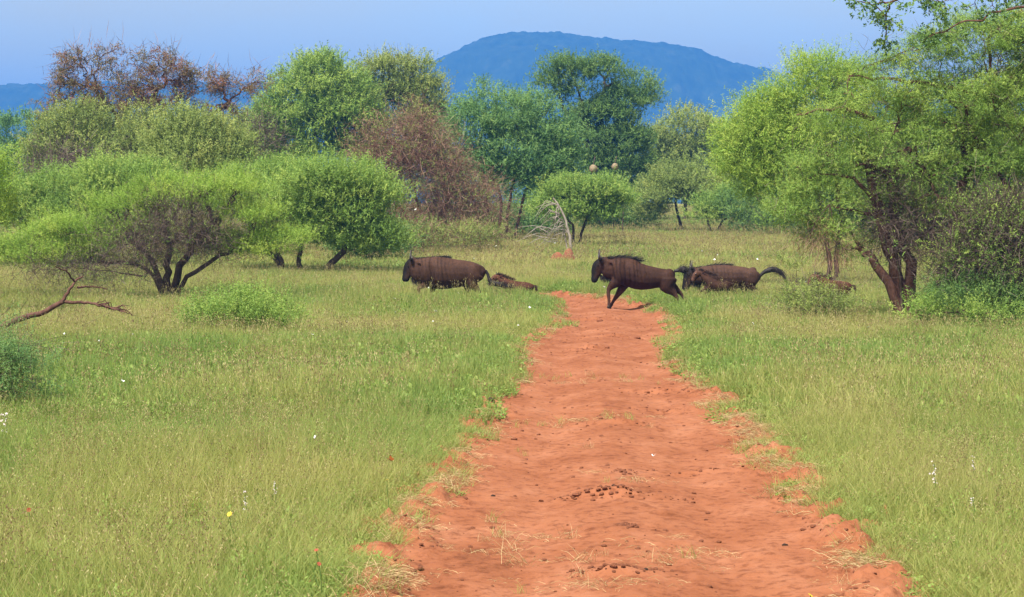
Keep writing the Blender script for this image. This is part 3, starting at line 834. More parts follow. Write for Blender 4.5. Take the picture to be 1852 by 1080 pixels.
tree('wispy_shrub', 'sprig of fine green leaves standing just right of the raised tail of the rear wildebeest', 'shrub', (1440, 520), 63,
     [(1440, 482, 20, 9), (1415, 470, 10, 5)], 52, leaf='leaf_olive', nclump=12, nshoot=8, nleaf=8, L=.24, ll=.05, lw=.018, spread=.12, nlimb=20, r0=.015, flat=.8, shell=.2, rmin=.004)
tree('prickly_bush', 'dark green spiny bush with long bare twigs cut by the left edge', 'bush', (10, 760), 25,
     [(0, 640, 50, 46), (-60, 660, 60, 80), (10, 700, 40, 40), (50, 680, 40, 16), (40, 660, 30, 14), (0, 740, 50, 30)], 53, leaf='leaf_blue', nclump=95, nshoot=14, nleaf=14, L=.27, ll=.026, lw=.008, spread=.1, nlimb=60, r0=.025, flat=.8, shell=.3, up=.35, out=.8, rmin=.003, twig=6, twig_L=.6, twig_w=.0022)

# dead wood
def limb_px(tb, pts, r0, r1, k=7, rng=None):
    pl = np.array([pt(p[0], p[1], p[2]) for p in pts])
    seg = np.concatenate([[0], np.cumsum(np.linalg.norm(np.diff(pl, axis=0), axis=1))])
    s = np.linspace(0, seg[-1], 4 * len(pl))
    pp = np.stack([np.interp(s, seg, pl[:, q]) for q in range(3)], 1)
    if rng is not None: pp[1:-1] += rng.normal(0, .006, (len(pp) - 2, 3))
    tb.add(pp, np.linspace(r0, r1, len(pp)), k)
    return pp


rng = np.random.default_rng(77)
YB = 40.0
base = at(20, 600)
base = np.array([pt(20, 560, YB)[0], YB, float(terrain(pt(20, 560, YB)[0], YB))])
root = empty('fallen_branch', base, 'bare reddish brown fallen branch with upturned fork lying in the grass at left', 'branch')
tb = Tubes()
limb_px(tb, [(-60, 620, YB), (30, 578, YB), (80, 565, YB), (115, 545, YB)], .062, .042, 8, rng)
link('bough', tb.mesh('bough', M['bark_red'], base), root)
tb = Tubes()
limb_px(tb, [(112, 547, YB), (128, 520, YB), (137, 508, YB + .1), (150, 500, YB + .1)], .036, .015, 7, rng)
limb_px(tb, [(135, 510, YB), (120, 490, YB - .2), (100, 482, YB - .4)], .02, .008, 5, rng)
limb_px(tb, [(140, 520, YB), (165, 518, YB + .2), (195, 523, YB + .3)], .022, .008, 5, rng)
link('fork', tb.mesh('fork', M['bark_red'], base), root)
tb = Tubes()
limb_px(tb, [(118, 546, YB), (165, 548, YB - .1), (195, 556, YB - .2), (220, 562, YB - .2)], .032, .012, 7, rng)
for k in range(16):
    x0 = rng.uniform(165, 218)
    y0 = 549 + (x0 - 165) * .22
    limb_px(tb, [(x0, y0, YB - .1), (x0 + rng.uniform(12, 26), y0 + rng.uniform(-9, 9), YB - .1 + rng.uniform(-.3, .3)), (x0 + rng.uniform(22, 36), y0 + rng.uniform(-6, 14), YB + rng.uniform(-.4, .4))], .012, .004, 4, rng)
link('side_branch', tb.mesh('side_branch', M['bark_red'], base), root)

YS = 96.0
base = np.array([pt(1030, 450, YS)[0], YS, float(terrain(pt(1030, 450, YS)[0], YS)) - .05])
root = empty('dead_snag', base, 'bleached grey dead snag with broken drooping boughs behind the termite mound', 'dead tree')
tb = Tubes()
limb_px(tb, [(1033, 470, YS), (1031, 430, YS), (1022, 395, YS), (1010, 370, YS), (1000, 358, YS)], .075, .03, 7, rng)
limb_px(tb, [(1028, 460, YS), (1018, 410, YS + .2), (1005, 385, YS + .2), (992, 378, YS + .3)], .034, .014, 6, rng)
link('trunk', tb.mesh('trunk', M['bark_grey'], base), root)
tb = Tubes()
for k in range(26):
    s = rng.random()
    x0, y0 = 1003 + 25 * s, 362 + 60 * s
    dx = rng.uniform(-45, 5)
    limb_px(tb, [(x0, y0, YS), (x0 + dx * .5, y0 + rng.uniform(-8, 8), YS + rng.uniform(-.5, .5)), (x0 + dx, y0 + rng.uniform(5, 32), YS + rng.uniform(-.8, .8))], .017, .006, 4, rng)
for k in range(10):
    x0, y0 = rng.uniform(985, 1020), rng.uniform(410, 440)
    dx = rng.uniform(-60, -15)
    limb_px(tb, [(x0, y0, YS), (x0 + dx * .5, y0 - rng.uniform(2, 14), YS + rng.uniform(-.5, .5)), (x0 + dx, y0 + rng.uniform(-4, 14), YS + rng.uniform(-.8, .8))], .017, .006, 4, rng)
link('bough', tb.mesh('bough', M['bark_grey'], base), root)

# termite mound: two lumpy cones of red earth
g = at(1022, 466, .35)
YM = g[1]
base = np.array([g[0], YM, float(terrain(g[0], YM)) - .05])
na, nr = 40, 22
th, rr = np.meshgrid(np.linspace(0, 2 * np.pi, na, endpoint=False), np.linspace(0, 1, nr))
sc = YM / F
mx_, my_ = np.cos(th) * rr * 34 * sc, np.sin(th) * rr * 34 * sc
top = (YM * (at(1022, 466, .35)[2] - at(1022, 466, .35)[2]) + 1)
mzv = np.maximum(.74 * np.exp(-(((mx_ - 7 * sc) / (15 * sc)) ** 2 + (my_ / (16 * sc)) ** 2) ** 1.1), .62 * np.exp(-(((mx_ + 14 * sc) / (16 * sc)) ** 2 + (my_ / (14 * sc)) ** 2) ** 1.2))
mzv = mzv + .16 * (fbm(mx_ * 4 + 9, my_ * 4, 15, 4) - .5) * (1 - rr)
idx = np.arange(nr * na).reshape(nr, na)
nxt = np.roll(idx, -1, 1)
mf = np.stack([idx[:-1].ravel(), nxt[:-1].ravel(), nxt[1:].ravel(), idx[1:].ravel()], 1)
M['mound'] = noise_mat('mound_earth', [(0.3, (0.13, 0.045, 0.024)), (0.7, (0.25, 0.09, 0.05))], 3, bump=.8, bump_scale=14)
o = link('termite_mound', mesh_np('termite_mound', np.stack([mx_.ravel(), my_.ravel(), mzv.ravel()], 1), mf, M['mound'], smooth=True), None, base)
tag(o, 'red earth termite mound with a double peak in the grass behind the animals', 'termite mound')

# two pale round nests in the dark crown
M['straw_ball'] = noise_mat('straw_ball', [(0.3, (0.17, 0.125, 0.075)), (0.7, (0.33, 0.26, 0.17))], 22, bump=1.0, bump_scale=40, stretch=(1, 1, .4))
for i, (px, py, rpx, lab) in enumerate(((1073, 305, 6.8, 'tan round woven ball nest in the dark crown, the larger and lower of two'),
                                        (1112, 301, 5.8, 'tan round woven ball nest in the dark crown, the smaller one further right'))):
    YN = 110.0
    c = pt(px, py, YN)
    R = rpx * YN / F
    nu, nv = 18, 12
    vv = []
    rng = np.random.default_rng(i + 3)
    for a in range(nv + 1):
        ph = np.pi * a / nv
        for q in range(nu):
            th_ = 2 * np.pi * q / nu
            r_ = R * (1 + .08 * math.sin(3 * th_ + i) * math.sin(ph) + rng.normal(0, .035)) * (1.0 if ph < 1.6 else 1.0 + .12 * (ph - 1.6))
            vv.append((r_ * math.sin(ph) * math.cos(th_), r_ * math.sin(ph) * math.sin(th_), r_ * math.cos(ph)))
    idx = np.arange((nv + 1) * nu).reshape(nv + 1, nu)
    nf = np.stack([idx[:-1].ravel(), np.roll(idx, -1, 1)[:-1].ravel(), np.roll(idx, -1, 1)[1:].ravel(), idx[1:].ravel()], 1)
    # straws standing off the ball
    tbn = Tubes()
    for q in range(70):
        d = unit(rng.normal(size=3))
        e = unit(np.cross(d, rng.normal(size=3)))
        p0 = d * R * .98
        tbn.add(np.array([p0 - e * R * .3, p0 + d * R * .07, p0 + e * R * .35 + d * R * .1]), .006, 3)
    o = link('ball_nest', mesh_np('ball_nest', np.array(vv), nf, M['straw_ball'], smooth=True), None, c)
    tag(o, lab, 'nest', 'ball nests in the dark crown')
    link('straw', tbn.mesh('straw', M['straw_ball'], np.zeros(3)), o)['kind'] = 'stuff'
    tw = Tubes()
    tw.add(np.array([[0, 0, R * .95], [.03, .1, R * 1.8], [.1, .4, R * 3.2]]), [.012, .014, .02], 5)
    link('hanging_twig', tw.mesh('hanging_twig', M['twig'], np.zeros(3)), o)

# ------------------------------------------------------------------ the animals
def coat_mat():
    m, n, b = new_mat('coat')
    a = n.nodes.new('ShaderNodeAttribute'); a.attribute_name = 'coat'
    t = n.nodes.new('ShaderNodeTexCoord')
    no = n.nodes.new('ShaderNodeTexNoise'); no.inputs['Scale'].default_value = 22; no.inputs['Detail'].default_value = 7; no.inputs['Roughness'].default_value = .7
    n.links.new(t.outputs['Object'], no.inputs['Vector'])
    r = ramp_node(n, [(0.3, (0.55, 0.55, 0.55)), (0.7, (1.3, 1.27, 1.25))])
    n.links.new(no.outputs['Fac'], r.inputs['Fac'])
    mx = n.nodes.new('ShaderNodeMix'); mx.data_type = 'RGBA'; mx.blend_type = 'MULTIPLY'; mx.inputs[0].default_value = 1
    n.links.new(a.outputs['Color'], mx.inputs[6]); n.links.new(r.outputs['Color'], mx.inputs[7])
    n.links.new(mx.outputs[2], b.inputs['Base Color'])
    b.inputs['Roughness'].default_value = 0.75
    b.inputs['Specular IOR Level'].default_value = 0.1
    bp = n.nodes.new('ShaderNodeBump'); bp.inputs['Strength'].default_value = 0.25; bp.inputs['Distance'].default_value = 0.01
    n.links.new(no.outputs['Fac'], bp.inputs['Height']); n.links.new(bp.outputs['Normal'], b.inputs['Normal'])
    return m


M['coat'] = coat_mat()
M['hair_black'] = noise_mat('hair_black', [(0.3, (0.010, 0.008, 0.008)), (0.7, (0.03, 0.024, 0.022))], 20, rough=.6)
M['hair_brown'] = noise_mat('hair_brown', [(0.3, (0.03, 0.016, 0.012)), (0.7, (0.06, 0.03, 0.022))], 20, rough=.6)
M['horn'] = noise_mat('horn_grey', [(0.3, (0.03, 0.027, 0.025)), (0.7, (0.11, 0.095, 0.085))], 30, rough=.45)
M['eye'] = noise_mat('eye_dark', [(0.3, (0.006, 0.005, 0.004)), (0.7, (0.012, 0.009, 0.007))], 30, rough=.12)
M['hoof'] = noise_mat('hoof_dark', [(0.3, (0.02, 0.016, 0.014)), (0.7, (0.05, 0.04, 0.034))], 30, rough=.5)


def loft(rings):
    """closed skin over rings given as (centre, axis_a * half, axis_b * half)"""
    k = 14
    ang = np.arange(k) * 2 * np.pi / k
    V, n = [], len(rings)
    for c, a, b_ in rings:
        V.append(c + np.cos(ang)[:, None] * a + np.sin(ang)[:, None] * b_)
    V = np.concatenate(V)
    i = np.arange(n - 1)[:, None] * k + np.arange(k)[None]
    j = np.arange(n - 1)[:, None] * k + (np.arange(k)[None] + 1) % k
    quads = np.stack([i.ravel(), j.ravel(), (j + k).ravel(), (i + k).ravel()], 1)
    c0, c1 = len(V), len(V) + 1
    V = np.concatenate([V, [rings[0][0]], [rings[-1][0]]])
    kk = np.arange(k)
    tr = np.concatenate([np.stack([(kk + 1) % k, kk, np.full(k, c0)], 1), np.stack([(n - 1) * k + kk, (n - 1) * k + (kk + 1) % k, np.full(k, c1)], 1)])
    return V, quads, tr


def smooth_path(P, m):
    """Catmull-Rom through the rows of P (any number of columns)"""
    P = np.asarray(P, float)
    Q = np.concatenate([[2 * P[0] - P[1]], P, [2 * P[-1] - P[-2]]])
    outp = []
    for i in range(len(P) - 1):
        p0, p1, p2, p3 = Q[i:i + 4]
        for t_ in np.linspace(0, 1, m, endpoint=False):
            outp.append(.5 * (2 * p1 + (p2 - p0) * t_ + (2 * p0 - 5 * p1 + 4 * p2 - p3) * t_ ** 2 + (3 * p1 - p0 - 3 * p2 + p3) * t_ ** 3))
    outp.append(P[-1])
    return np.array(outp)


def hair(tbv, rng, roots, dirs, L, w, n_each, jit=.25, spread=.015):
    P = np.asarray(roots); D = unit(np.asarray(dirs, float))
    V, Fc, _ = twigs_mesh(rng, P, D, n_each, spread, L, w, curve=.25, up=0.0, out=1.0, rnd=jit)
    tbv.append((V, Fc))


def merge_vf(lst):
    Vs, q, t3, n = [], [], [], 0
    for V, Fc in lst:
        Vs.append(V); q.append(Fc[0] + n); t3.append(Fc[1] + n); n += len(V)
    return np.concatenate(Vs), [np.concatenate(q), np.concatenate(t3)]


def beast(sp, label, group=None, dx=0, dy=0, Y=None, seed=1):
    rng = np.random.default_rng(seed)
    Y = Y or sp['Y']
    s = Y / F
    q = lambda px, py, ly=0.0: pt(px + dx, py + dy, Y) + np.array([0, ly, 0])
    bx = sp['body']
    mid = bx[len(bx) // 2][0] + dx
    X0 = pt(mid, 500, Y)[0]
    base = np.array([X0, Y, float(terrain(X0, Y))])
    root = empty('calf' if sp['calf'] else 'wildebeest', base, label, 'calf' if sp['calf'] else 'wildebeest', group)
    pieces = []
    # trunk and neck
    st = smooth_path([(a, t_, b_, w) for a, t_, b_, w in bx], 4)
    rings = []
    for a, t_, b_, w in st:
        c0, c1 = q(a, t_), q(a, b_)
        c = (c0 + c1) / 2
        hz = (c0[2] - c1[2]) / 2
        rings.append((c, np.array([0, w, 0]), np.array([0, 0, hz])))
    pieces.append(loft(rings))
    # head
    hd = smooth_path(sp['head'], 3)
    hp_ = np.array([q(a, b_) for a, b_, _, _ in hd])
    T = unit(np.gradient(hp_, axis=0))
    rings = []
    for c, t_, (_, _, h_, w) in zip(hp_, T, hd):
        nrm = np.array([-t_[2], 0, t_[0]])
        rings.append((c, np.array([0, w, 0]), nrm * h_ * s))
    pieces.append(loft(rings))
    # legs
    for leg in sp['legs']:
        L_ = smooth_path([(*q(a, b_, ly), r) for a, b_, ly, r in leg], 3)
        T = unit(np.gradient(L_[:, :3], axis=0))
        rings = []
        for row, t_ in zip(L_, T):
            a_ = unit(np.cross(t_, [0, 1, 0])); b_ = np.cross(t_, a_)
            rings.append((row[:3], a_ * row[3] * 1.15, b_ * row[3] * .85))
        pieces.append(loft(rings))
    # shoulder and haunch masses, hip bone
    for (a, b_, rx_, rz_, ly, wd) in sp.get('mass', []):
        for sgn in (-1, 1):
            c = q(a, b_, sgn * ly)
            th_ = np.linspace(-1, 1, 9)
            pieces.append(loft([(c + np.array([0, 0, t_ * rz_ * s]), np.array([0, wd * math.sqrt(max(1 - t_ * t_, .02)), 0]), np.array([rx_ * s * math.sqrt(max(1 - t_ * t_, .02)), 0, 0])) for t_ in -th_]))
    # ears belong to the skin
    for sgn in (-1, 1):
        e0 = q(sp['ear'][0], sp['ear'][1], sgn * sp['headw'] * .8)
        el = sp['earlen']
        d = unit(np.array([.75, sgn * .8, sp.get('earup', -.15)]))
        rings = []
        for t_, w in ((0, .03), (.3, .045), (.65, .042), (.9, .025), (1, .012)):
            rings.append((e0 + d * el * t_, np.array([0, 0, 1]) * w * el / .2, np.cross(d, [0, 0, 1]) * .016))
        pieces.append(loft(rings))
    V, qs, trs, n = [], [], [], 0
    for v, qd, tr in pieces:
        V.append(v); qs.append(qd + n); trs.append(tr + n); n += len(v)
    me = mesh_np('body', np.concatenate(V) - base, [np.concatenate(qs), np.concatenate(trs)], M['coat'])
    tmp = link('body_source', me)
    rm = tmp.modifiers.new('r', 'REMESH'); rm.mode = 'VOXEL'; rm.voxel_size = .021 if not sp['calf'] else .016
    sm = tmp.modifiers.new('s', 'SMOOTH'); sm.factor = .5; sm.iterations = 4
    dg = bpy.context.evaluated_depsgraph_get()
    bm_ = bpy.data.meshes.new_from_object(tmp.evaluated_get(dg))
    bpy.data.objects.remove(tmp)
    bm_.name = 'body'
    nv = len(bm_.vertices)
    co = np.empty(nv * 3, np.float32)
    bm_.vertices.foreach_get('co', co)
    co = co.reshape(-1, 3).astype(float) + base
    # coat colours: brindled brown-grey, dark face, back lightened as if lit from above, tawny legs
    zb, zt = base[2], max(q(a, t_)[2] for a, t_, _, _ in bx)
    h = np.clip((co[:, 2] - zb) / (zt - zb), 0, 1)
    px_ = co[:, 0] / s + 926 - dx
    body_c, leg_c, face_c = (np.array(c) for c in (sp['coat'], sp['leg'], sp['face']))
    body_c, leg_c = body_c * np.array([.29, .248, .232]), leg_c * .5
    colr = np.repeat(body_c[None], nv, 0)
    nz = fbm(co[:, 0] * 5, co[:, 2] * 5 + co[:, 1] * 3, 7, 3)
    colr *= (0.78 + .5 * nz)[:, None]
    x_rump, x_head = bx[0][0], sp['head'][0][0]
    u = (px_ - x_head) / (x_rump - x_head)
    stripe = np.sin(2 * np.pi * (co[:, 0] / .10 + .6 * vnoise(co[:, 0] * 6, co[:, 2] * 4, 3) + .25 * np.sin(co[:, 2] * 7)))
    sm_ = np.clip(stripe - .9 + 1.5 * fbm(co[:, 0] * 9, co[:, 2] * 2.5, 37, 3), 0, 1) * np.clip(u / .1, 0, 1) * np.clip((.62 - u) / .2, 0, 1) * np.clip((h - .42) / .15, 0, 1)
    colr *= (1 - sp['stripe'] * sm_)[:, None]
    colr = colr * (1 + .35 * np.clip((h - .72) / .25, 0, 1))[:, None]  # top light painted into the coat: lighter along the back
    lg = np.clip((sp['legz'] - (co[:, 2] - zb)) / .14, 0, 1)[:, None]
    colr = colr * (1 - lg) + leg_c[None] * lg
    # face: distance to the head's axis, front side darkest
    dh = np.linalg.norm(co[:, None, [0, 2]] - hp_[None][:, :, [0, 2]], axis=2)
    k = np.argmin(dh, 1)
    tfrac = k / (len(hp_) - 1)
    inside = dh[np.arange(nv), k] < np.array([h_ for _, _, h_, _ in hd])[k] * s * 1.35
    frontness = ((hp_[k][:, 0] - co[:, 0]) / (np.array([h_ for _, _, h_, _ in hd])[k] * s) + .35)
    fm = (inside & (px_ < sp['faceline'])) * np.clip(np.maximum(frontness * 1.2, (tfrac - .55) * 4), 0, 1) * np.clip(tfrac / .1, 0.6, 1)
    colr = colr * (1 - fm[:, None]) + face_c[None] * fm[:, None]
    nrm_ = np.empty(nv * 3, np.float32); bm_.vertices.foreach_get('normal', nrm_); nrm_ = nrm_.reshape(-1, 3)
    ribs = np.sin(2 * np.pi * co[:, 0] / .085) * np.clip((u - .2) / .1, 0, 1) * np.clip((.75 - u) / .15, 0, 1) * np.clip((h - .42) / .15, 0, 1) * np.clip((.92 - h) / .1, 0, 1)
    relief = .0022 * ribs + .014 * (fbm(co[:, 0] * 6, co[:, 2] * 6, 13, 3) - .5)
    bm_.vertices.foreach_set('co', (co - base + nrm_ * relief[:, None]).astype(np.float32).ravel())
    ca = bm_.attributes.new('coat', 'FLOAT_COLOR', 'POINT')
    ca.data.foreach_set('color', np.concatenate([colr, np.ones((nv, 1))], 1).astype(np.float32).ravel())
    bm_.polygons.foreach_set('use_smooth', np.ones(len(bm_.polygons), bool))
    link('body', bm_, root)
    # hooves
    for leg in sp['legs']:
        a = q(leg[-2][0], leg[-2][1], leg[-2][2]); e = q(leg[-1][0], leg[-1][1], leg[-1][2])
        d = unit(e - a); r = leg[-1][3]
        tb = Tubes()
        for sg in (-1, 1):
            o_ = np.array([0, sg * r * .5, 0])
            tb.add(np.array([e - d * r * .6 + o_, e + d * r * .3 + o_ + np.array([-r * .2, 0, 0]), e + d * r * 1.4 + o_ + np.array([-r * .6, 0, 0]), e + d * r * 1.5 + o_ + np.array([-r * .6, 0, 0])]), [r * .75, r * .9, r * .95, r * .1], 8)
        link('hoof', tb.mesh('hoof', M['hoof'], base), root)
    # horns, eyes
    hx_, hy_ = sp['horn']
    for sgn in (-1, 1):
        k_ = sp['hornlen']
        b0 = q(hx_, hy_, sgn * .035)
        path = b0 + np.array([(0, 0, 0), (-.02, sgn * .10, -.015), (-.03, sgn * .20, .0), (-.035, sgn * .24, .07), (-.03, sgn * .22, .16), (-.02, sgn * .17, .22)]) * k_ if not sp['calf'] else \
            b0 + np.array([(0, 0, 0), (0, sgn * .02, .05), (-.01, sgn * .03, .10)]) * k_
        path = smooth_path(path, 3)
        tb = Tubes(); tb.add(path, np.linspace(.042 if not sp['calf'] else .014, .006, len(path)), 8)
        link('horn', tb.mesh('horn', M['horn'], base), root)
        kE = int(len(hp_) * .33)
        ep = hp_[kE] + np.array([-.02, sgn * hd[kE][3] * .93, 0.01])
        tb = Tubes(); r = .02
        tb.add(np.array([ep + np.array([0, sgn * t_ * r, 0]) for t_ in (-1, -.7, 0, .6, .9, 1.0)]), np.array([.05, .7, 1, .8, .4, .05]) * r, 8)
        link('eye', tb.mesh('eye', M['eye'], base), root)
    # mane, beard, tail
    hm = M['hair_black'] if not sp['calf'] else M['hair_brown']
    lst = []
    mp_ = smooth_path(sp['mane'], 8)
    rt = np.array([q(a, b_) for a, b_ in mp_])
    dv = np.repeat(np.array([sp['mane_dir']]), len(rt), 0)
    hair(lst, rng, rt, dv, sp['mane_len'], .004, 26, .3, np.array([.02, .018, .012]))
    Vh, Fh = merge_vf(lst)
    o_ = link('mane', mesh_np('mane', Vh - base, Fh, hm), root); o_['kind'] = 'stuff'
    if sp.get('beard'):
        lst = []
        bp_ = smooth_path(sp['beard'], 6)
        rt = np.array([q(a, b_) for a, b_ in bp_])
        hair(lst, rng, rt, np.repeat(np.array([[.25, 0, -1.0]]), len(rt), 0), .13, .004, 26, .25, np.array([.02, .02, .01]))
        Vh, Fh = merge_vf(lst)
        o_ = link('beard', mesh_np('beard', Vh - base, Fh, M['hair_black']), root); o_['kind'] = 'stuff'
    for ti, tl in enumerate(sp['tail']):
        tp = smooth_path(tl, 6)
        P3 = np.array([q(a, b_) for a, b_, _ in tp])
        tb = Tubes(); tb.add(P3, tp[:, 2] * s * .55, 7)
        Tt = unit(np.gradient(P3, axis=0))
        o_ = link('tail', tb.mesh('tail', hm, base), root)
        lst = []
        kk = len(P3) // 3
        for p_, t_, w in zip(P3[kk:], Tt[kk:], tp[kk:, 2]):
            hair(lst, rng, [p_], [t_], .16 if not sp['calf'] else .08, .004, 16, .18, w * s * .4)
        Vh, Fh = merge_vf(lst)
        link('tail_tuft', mesh_np('tail_tuft', Vh - base, Fh, hm), o_)['kind'] = 'stuff'
    return root


DARK = (0.010, 0.008, 0.008)
A = dict(mass=[(774, 492, 13, 20, .22, .10), (856, 494, 15, 19, .17, .12), (866, 484, 6, 6, .12, .06)], Y=59.0, calf=False, coat=(0.150, 0.088, 0.062), leg=(0.10, 0.062, 0.045), face=DARK, stripe=.5, legz=.42, faceline=752, headw=.10,
         body=[(879, 488, 493, .05), (873, 481, 505, .17), (861, 475.5, 513, .25), (845, 471, 517, .28), (825, 468.5, 521, .31), (805, 465, 523.5, .32), (790, 463.5, 523.5, .30),
               (777, 464.5, 519, .26), (766, 466, 514, .21), (757, 467, 511.5, .165), (750, 468.5, 509, .135), (745, 471, 503, .11)],
         head=[(752, 473, 7, .10), (746, 474.5, 9.5, .115), (740.5, 483, 10.5, .105), (737, 493, 9, .085), (734.5, 501, 7.2, .08), (733.5, 506, 6.6, .085), (733.2, 509.5, 4, .06)],
         legs=[[(772, 503, -.13, .12), (771, 514, -.13, .085), (757.5, 521, -.13, .045), (761, 533, -.13, .03), (765, 541, -.13, .036)],
               [(780, 505, .13, .12), (784, 518, .13, .08), (779, 532, .13, .045), (771, 543, .13, .03), (766, 550, .13, .036)],
               [(862, 494, -.12, .2), (853, 510, -.13, .14), (866, 527, -.13, .055), (872, 541, -.13, .033), (876, 550, -.13, .038)],
               [(858, 494, .12, .2), (846, 510, .13, .14), (846, 528, .13, .055), (838, 542, .13, .033), (833, 550, .13, .038)]],
         ear=(752, 474), earlen=.2, horn=(745, 467), hornlen=.95, mane=[(747, 468), (760, 468), (778, 466.5), (798, 465.2), (812, 466.2)], mane_dir=(1, 0, .12), mane_len=.09,
         beard=[(744, 502), (750, 507), (762, 511)], tail=[[(878, 489, 5), (882, 496, 5), (884.5, 504, 5.5), (888, 510, 7), (898, 513.5, 8), (909, 515.5, 7), (919, 517, 3)]])
C_ = dict(mass=[(1121, 493, 13, 21, .20, .10), (1207, 508, 14, 19, .16, .12), (1211, 494, 7, 6, .12, .06)], Y=57.5, calf=False, coat=(0.120, 0.066, 0.046), leg=(0.125, 0.062, 0.042), face=DARK, stripe=.55, legz=.58, faceline=1097, headw=.10,
          body=[(1221, 494, 503, .06), (1216, 491.5, 518, .17), (1205, 489, 524, .25), (1190, 486, 523, .28), (1175, 482.5, 526, .30), (1160, 477.5, 527, .32), (1148, 471.5, 525.5, .32),
                (1137, 468, 522, .30), (1126, 467.2, 518, .27), (1115, 467.5, 512, .22), (1105, 468.5, 509, .175), (1097, 469.5, 506, .14), (1090, 471.5, 503, .11)],
          head=[(1099, 474, 7, .10), (1091, 475.5, 9.5, .115), (1083, 483, 11.5, .105), (1079, 493, 10, .085), (1076.5, 502, 7.5, .08), (1075, 508.5, 6.6, .085), (1074.5, 513.5, 4, .06)],
          legs=[[(1123, 503, -.14, .15), (1113, 513, -.13, .115), (1100.5, 525.5, -.12, .058), (1101, 543, -.11, .038), (1101.5, 555, -.1, .042)],
                [(1131, 506, .14, .15), (1129, 517, .13, .115), (1117, 536, .11, .06), (1109, 548, .09, .038), (1105, 556, .08, .042)],
                [(1206, 506, -.12, .22), (1207, 520, -.13, .175), (1219, 533, -.13, .068), (1227, 546, -.13, .034), (1231, 554, -.13, .038)],
                [(1204, 506, .12, .22), (1211, 519, .13, .165), (1229, 530, .13, .055), (1238, 543, .13, .034), (1243, 551, .13, .038)]],
          ear=(1097, 475), earlen=.2, horn=(1086, 468), hornlen=1.0, mane=[(1092, 470), (1105, 469.5), (1120, 468), (1138, 468.5), (1152, 474)], mane_dir=(1, 0, .02), mane_len=.22,
          beard=[(1086, 500), (1093, 502.5), (1106, 507)], tail=[[(1219, 492.5, 5), (1226, 491.5, 5.5), (1231, 490, 9), (1236, 490, 13), (1240, 494, 8)]])
D = dict(mass=[(1284, 502, 13, 18, .22, .10), (1358, 502, 14, 16, .17, .12), (1362, 489, 6, 6, .12, .06)], Y=60.2, calf=False, coat=(0.155, 0.095, 0.070), leg=(0.10, 0.062, 0.045), face=DARK, stripe=.42, legz=.42, faceline=1262, headw=.10,
         body=[(1376, 497, 503, .06), (1370, 491, 511, .17), (1358, 486, 516, .25), (1342, 482, 520, .28), (1325, 479.8, 524, .32), (1308, 478.5, 524, .33), (1292, 479, 523, .31),
               (1278, 480.5, 520, .26), (1266, 482.5, 516, .2), (1257, 484.5, 514, .155), (1250, 487.5, 511, .12)],
         head=[(1259, 489, 7, .10), (1253, 491, 9.5, .115), (1247, 498, 10.5, .105), (1243.5, 508, 9, .085), (1241, 516, 7.4, .08), (1239.5, 522, 6.6, .085), (1239, 526, 4, .06)],
         legs=[[(1284, 504, -.13, .12), (1283, 516, -.13, .085), (1272, 524, -.13, .045), (1276, 537, -.13, .03), (1280, 544, -.13, .036)],
               [(1290, 505, .13, .12), (1294, 518, .13, .08), (1290, 533, .13, .045), (1283, 543, .13, .03), (1278, 549, .13, .036)],
               [(1358, 498, -.12, .2), (1354, 512, -.13, .14), (1366, 525, -.13, .055), (1376, 538, -.13, .033), (1381, 547, -.13, .038)],
               [(1354, 498, .12, .2), (1346, 513, .13, .14), (1348, 529, .13, .055), (1341, 542, .13, .033), (1336, 548, .13, .038)]],
         ear=(1260, 489), earlen=.2, horn=(1252, 484), hornlen=.95, mane=[(1255, 486), (1268, 483.5), (1285, 481), (1303, 479.3), (1320, 480.2)], mane_dir=(1, 0, -.05), mane_len=.16,
         beard=[(1248, 509), (1254, 511.5), (1266, 514.5)], tail=[[(1374, 500, 5), (1380, 494, 6), (1388, 489.5, 8), (1398, 487.5, 9), (1409, 491, 8), (1417, 499, 3)]])
B = dict(Y=62.5, calf=True, coat=(0.20, 0.095, 0.06), leg=(0.16, 0.085, 0.055), face=(0.10, 0.05, 0.035), stripe=0.0, legz=.3, faceline=894, headw=.07,
         body=[(966, 511, 515, .03), (961, 508, 524, .10), (951, 505, 529, .15), (938, 503.5, 530, .17), (926, 501.5, 529, .175), (917, 498.5, 525, .15), (909, 495, 517, .11), (902, 493, 508, .085)],
         head=[(903, 497.5, 5, .07), (897, 497, 6.2, .08), (892, 501, 6, .07), (889, 506, 4.6, .055), (887.5, 510, 3.8, .055), (887, 512, 2.2, .035)],
         legs=[[(918, 515, -.08, .07), (915, 523, -.08, .05), (903, 528, -.08, .028), (898, 536, -.08, .02), (896, 541, -.08, .022)],
               [(922, 515, .08, .07), (920, 524, .08, .05), (912, 533, .08, .028), (908, 540, .08, .02), (905, 544, .08, .022)],
               [(954, 513, -.08, .10), (952, 522, -.08, .075), (963, 531, -.08, .032), (969, 539, -.08, .02), (972, 543, -.08, .024)],
               [(952, 513, .08, .10), (948, 523, .08, .075), (955, 534, .08, .032), (959, 541, .08, .02), (961, 545, .08, .024)]],
         ear=(903, 496), earlen=.15, earup=.45, horn=(898, 492), hornlen=.8, mane=[(899, 491.5), (906, 493.5), (916, 497.5), (928, 501.5)], mane_dir=(.8, 0, .5), mane_len=.07,
         tail=[[(964, 511, 2.5), (968, 513, 2.6), (970, 518, 2.2)]])
beast(A, 'leading adult wildebeest galloping left with its black tail trailing into the grass', 'running wildebeest', seed=2)
beast(C_, 'wildebeest leaping over the red track with both forelegs folded in the air', 'running wildebeest', dy=-2, Y=56.3, seed=3)
beast(D, 'rearmost adult wildebeest belly deep in grass with its black tail raised high', 'running wildebeest', seed=4)
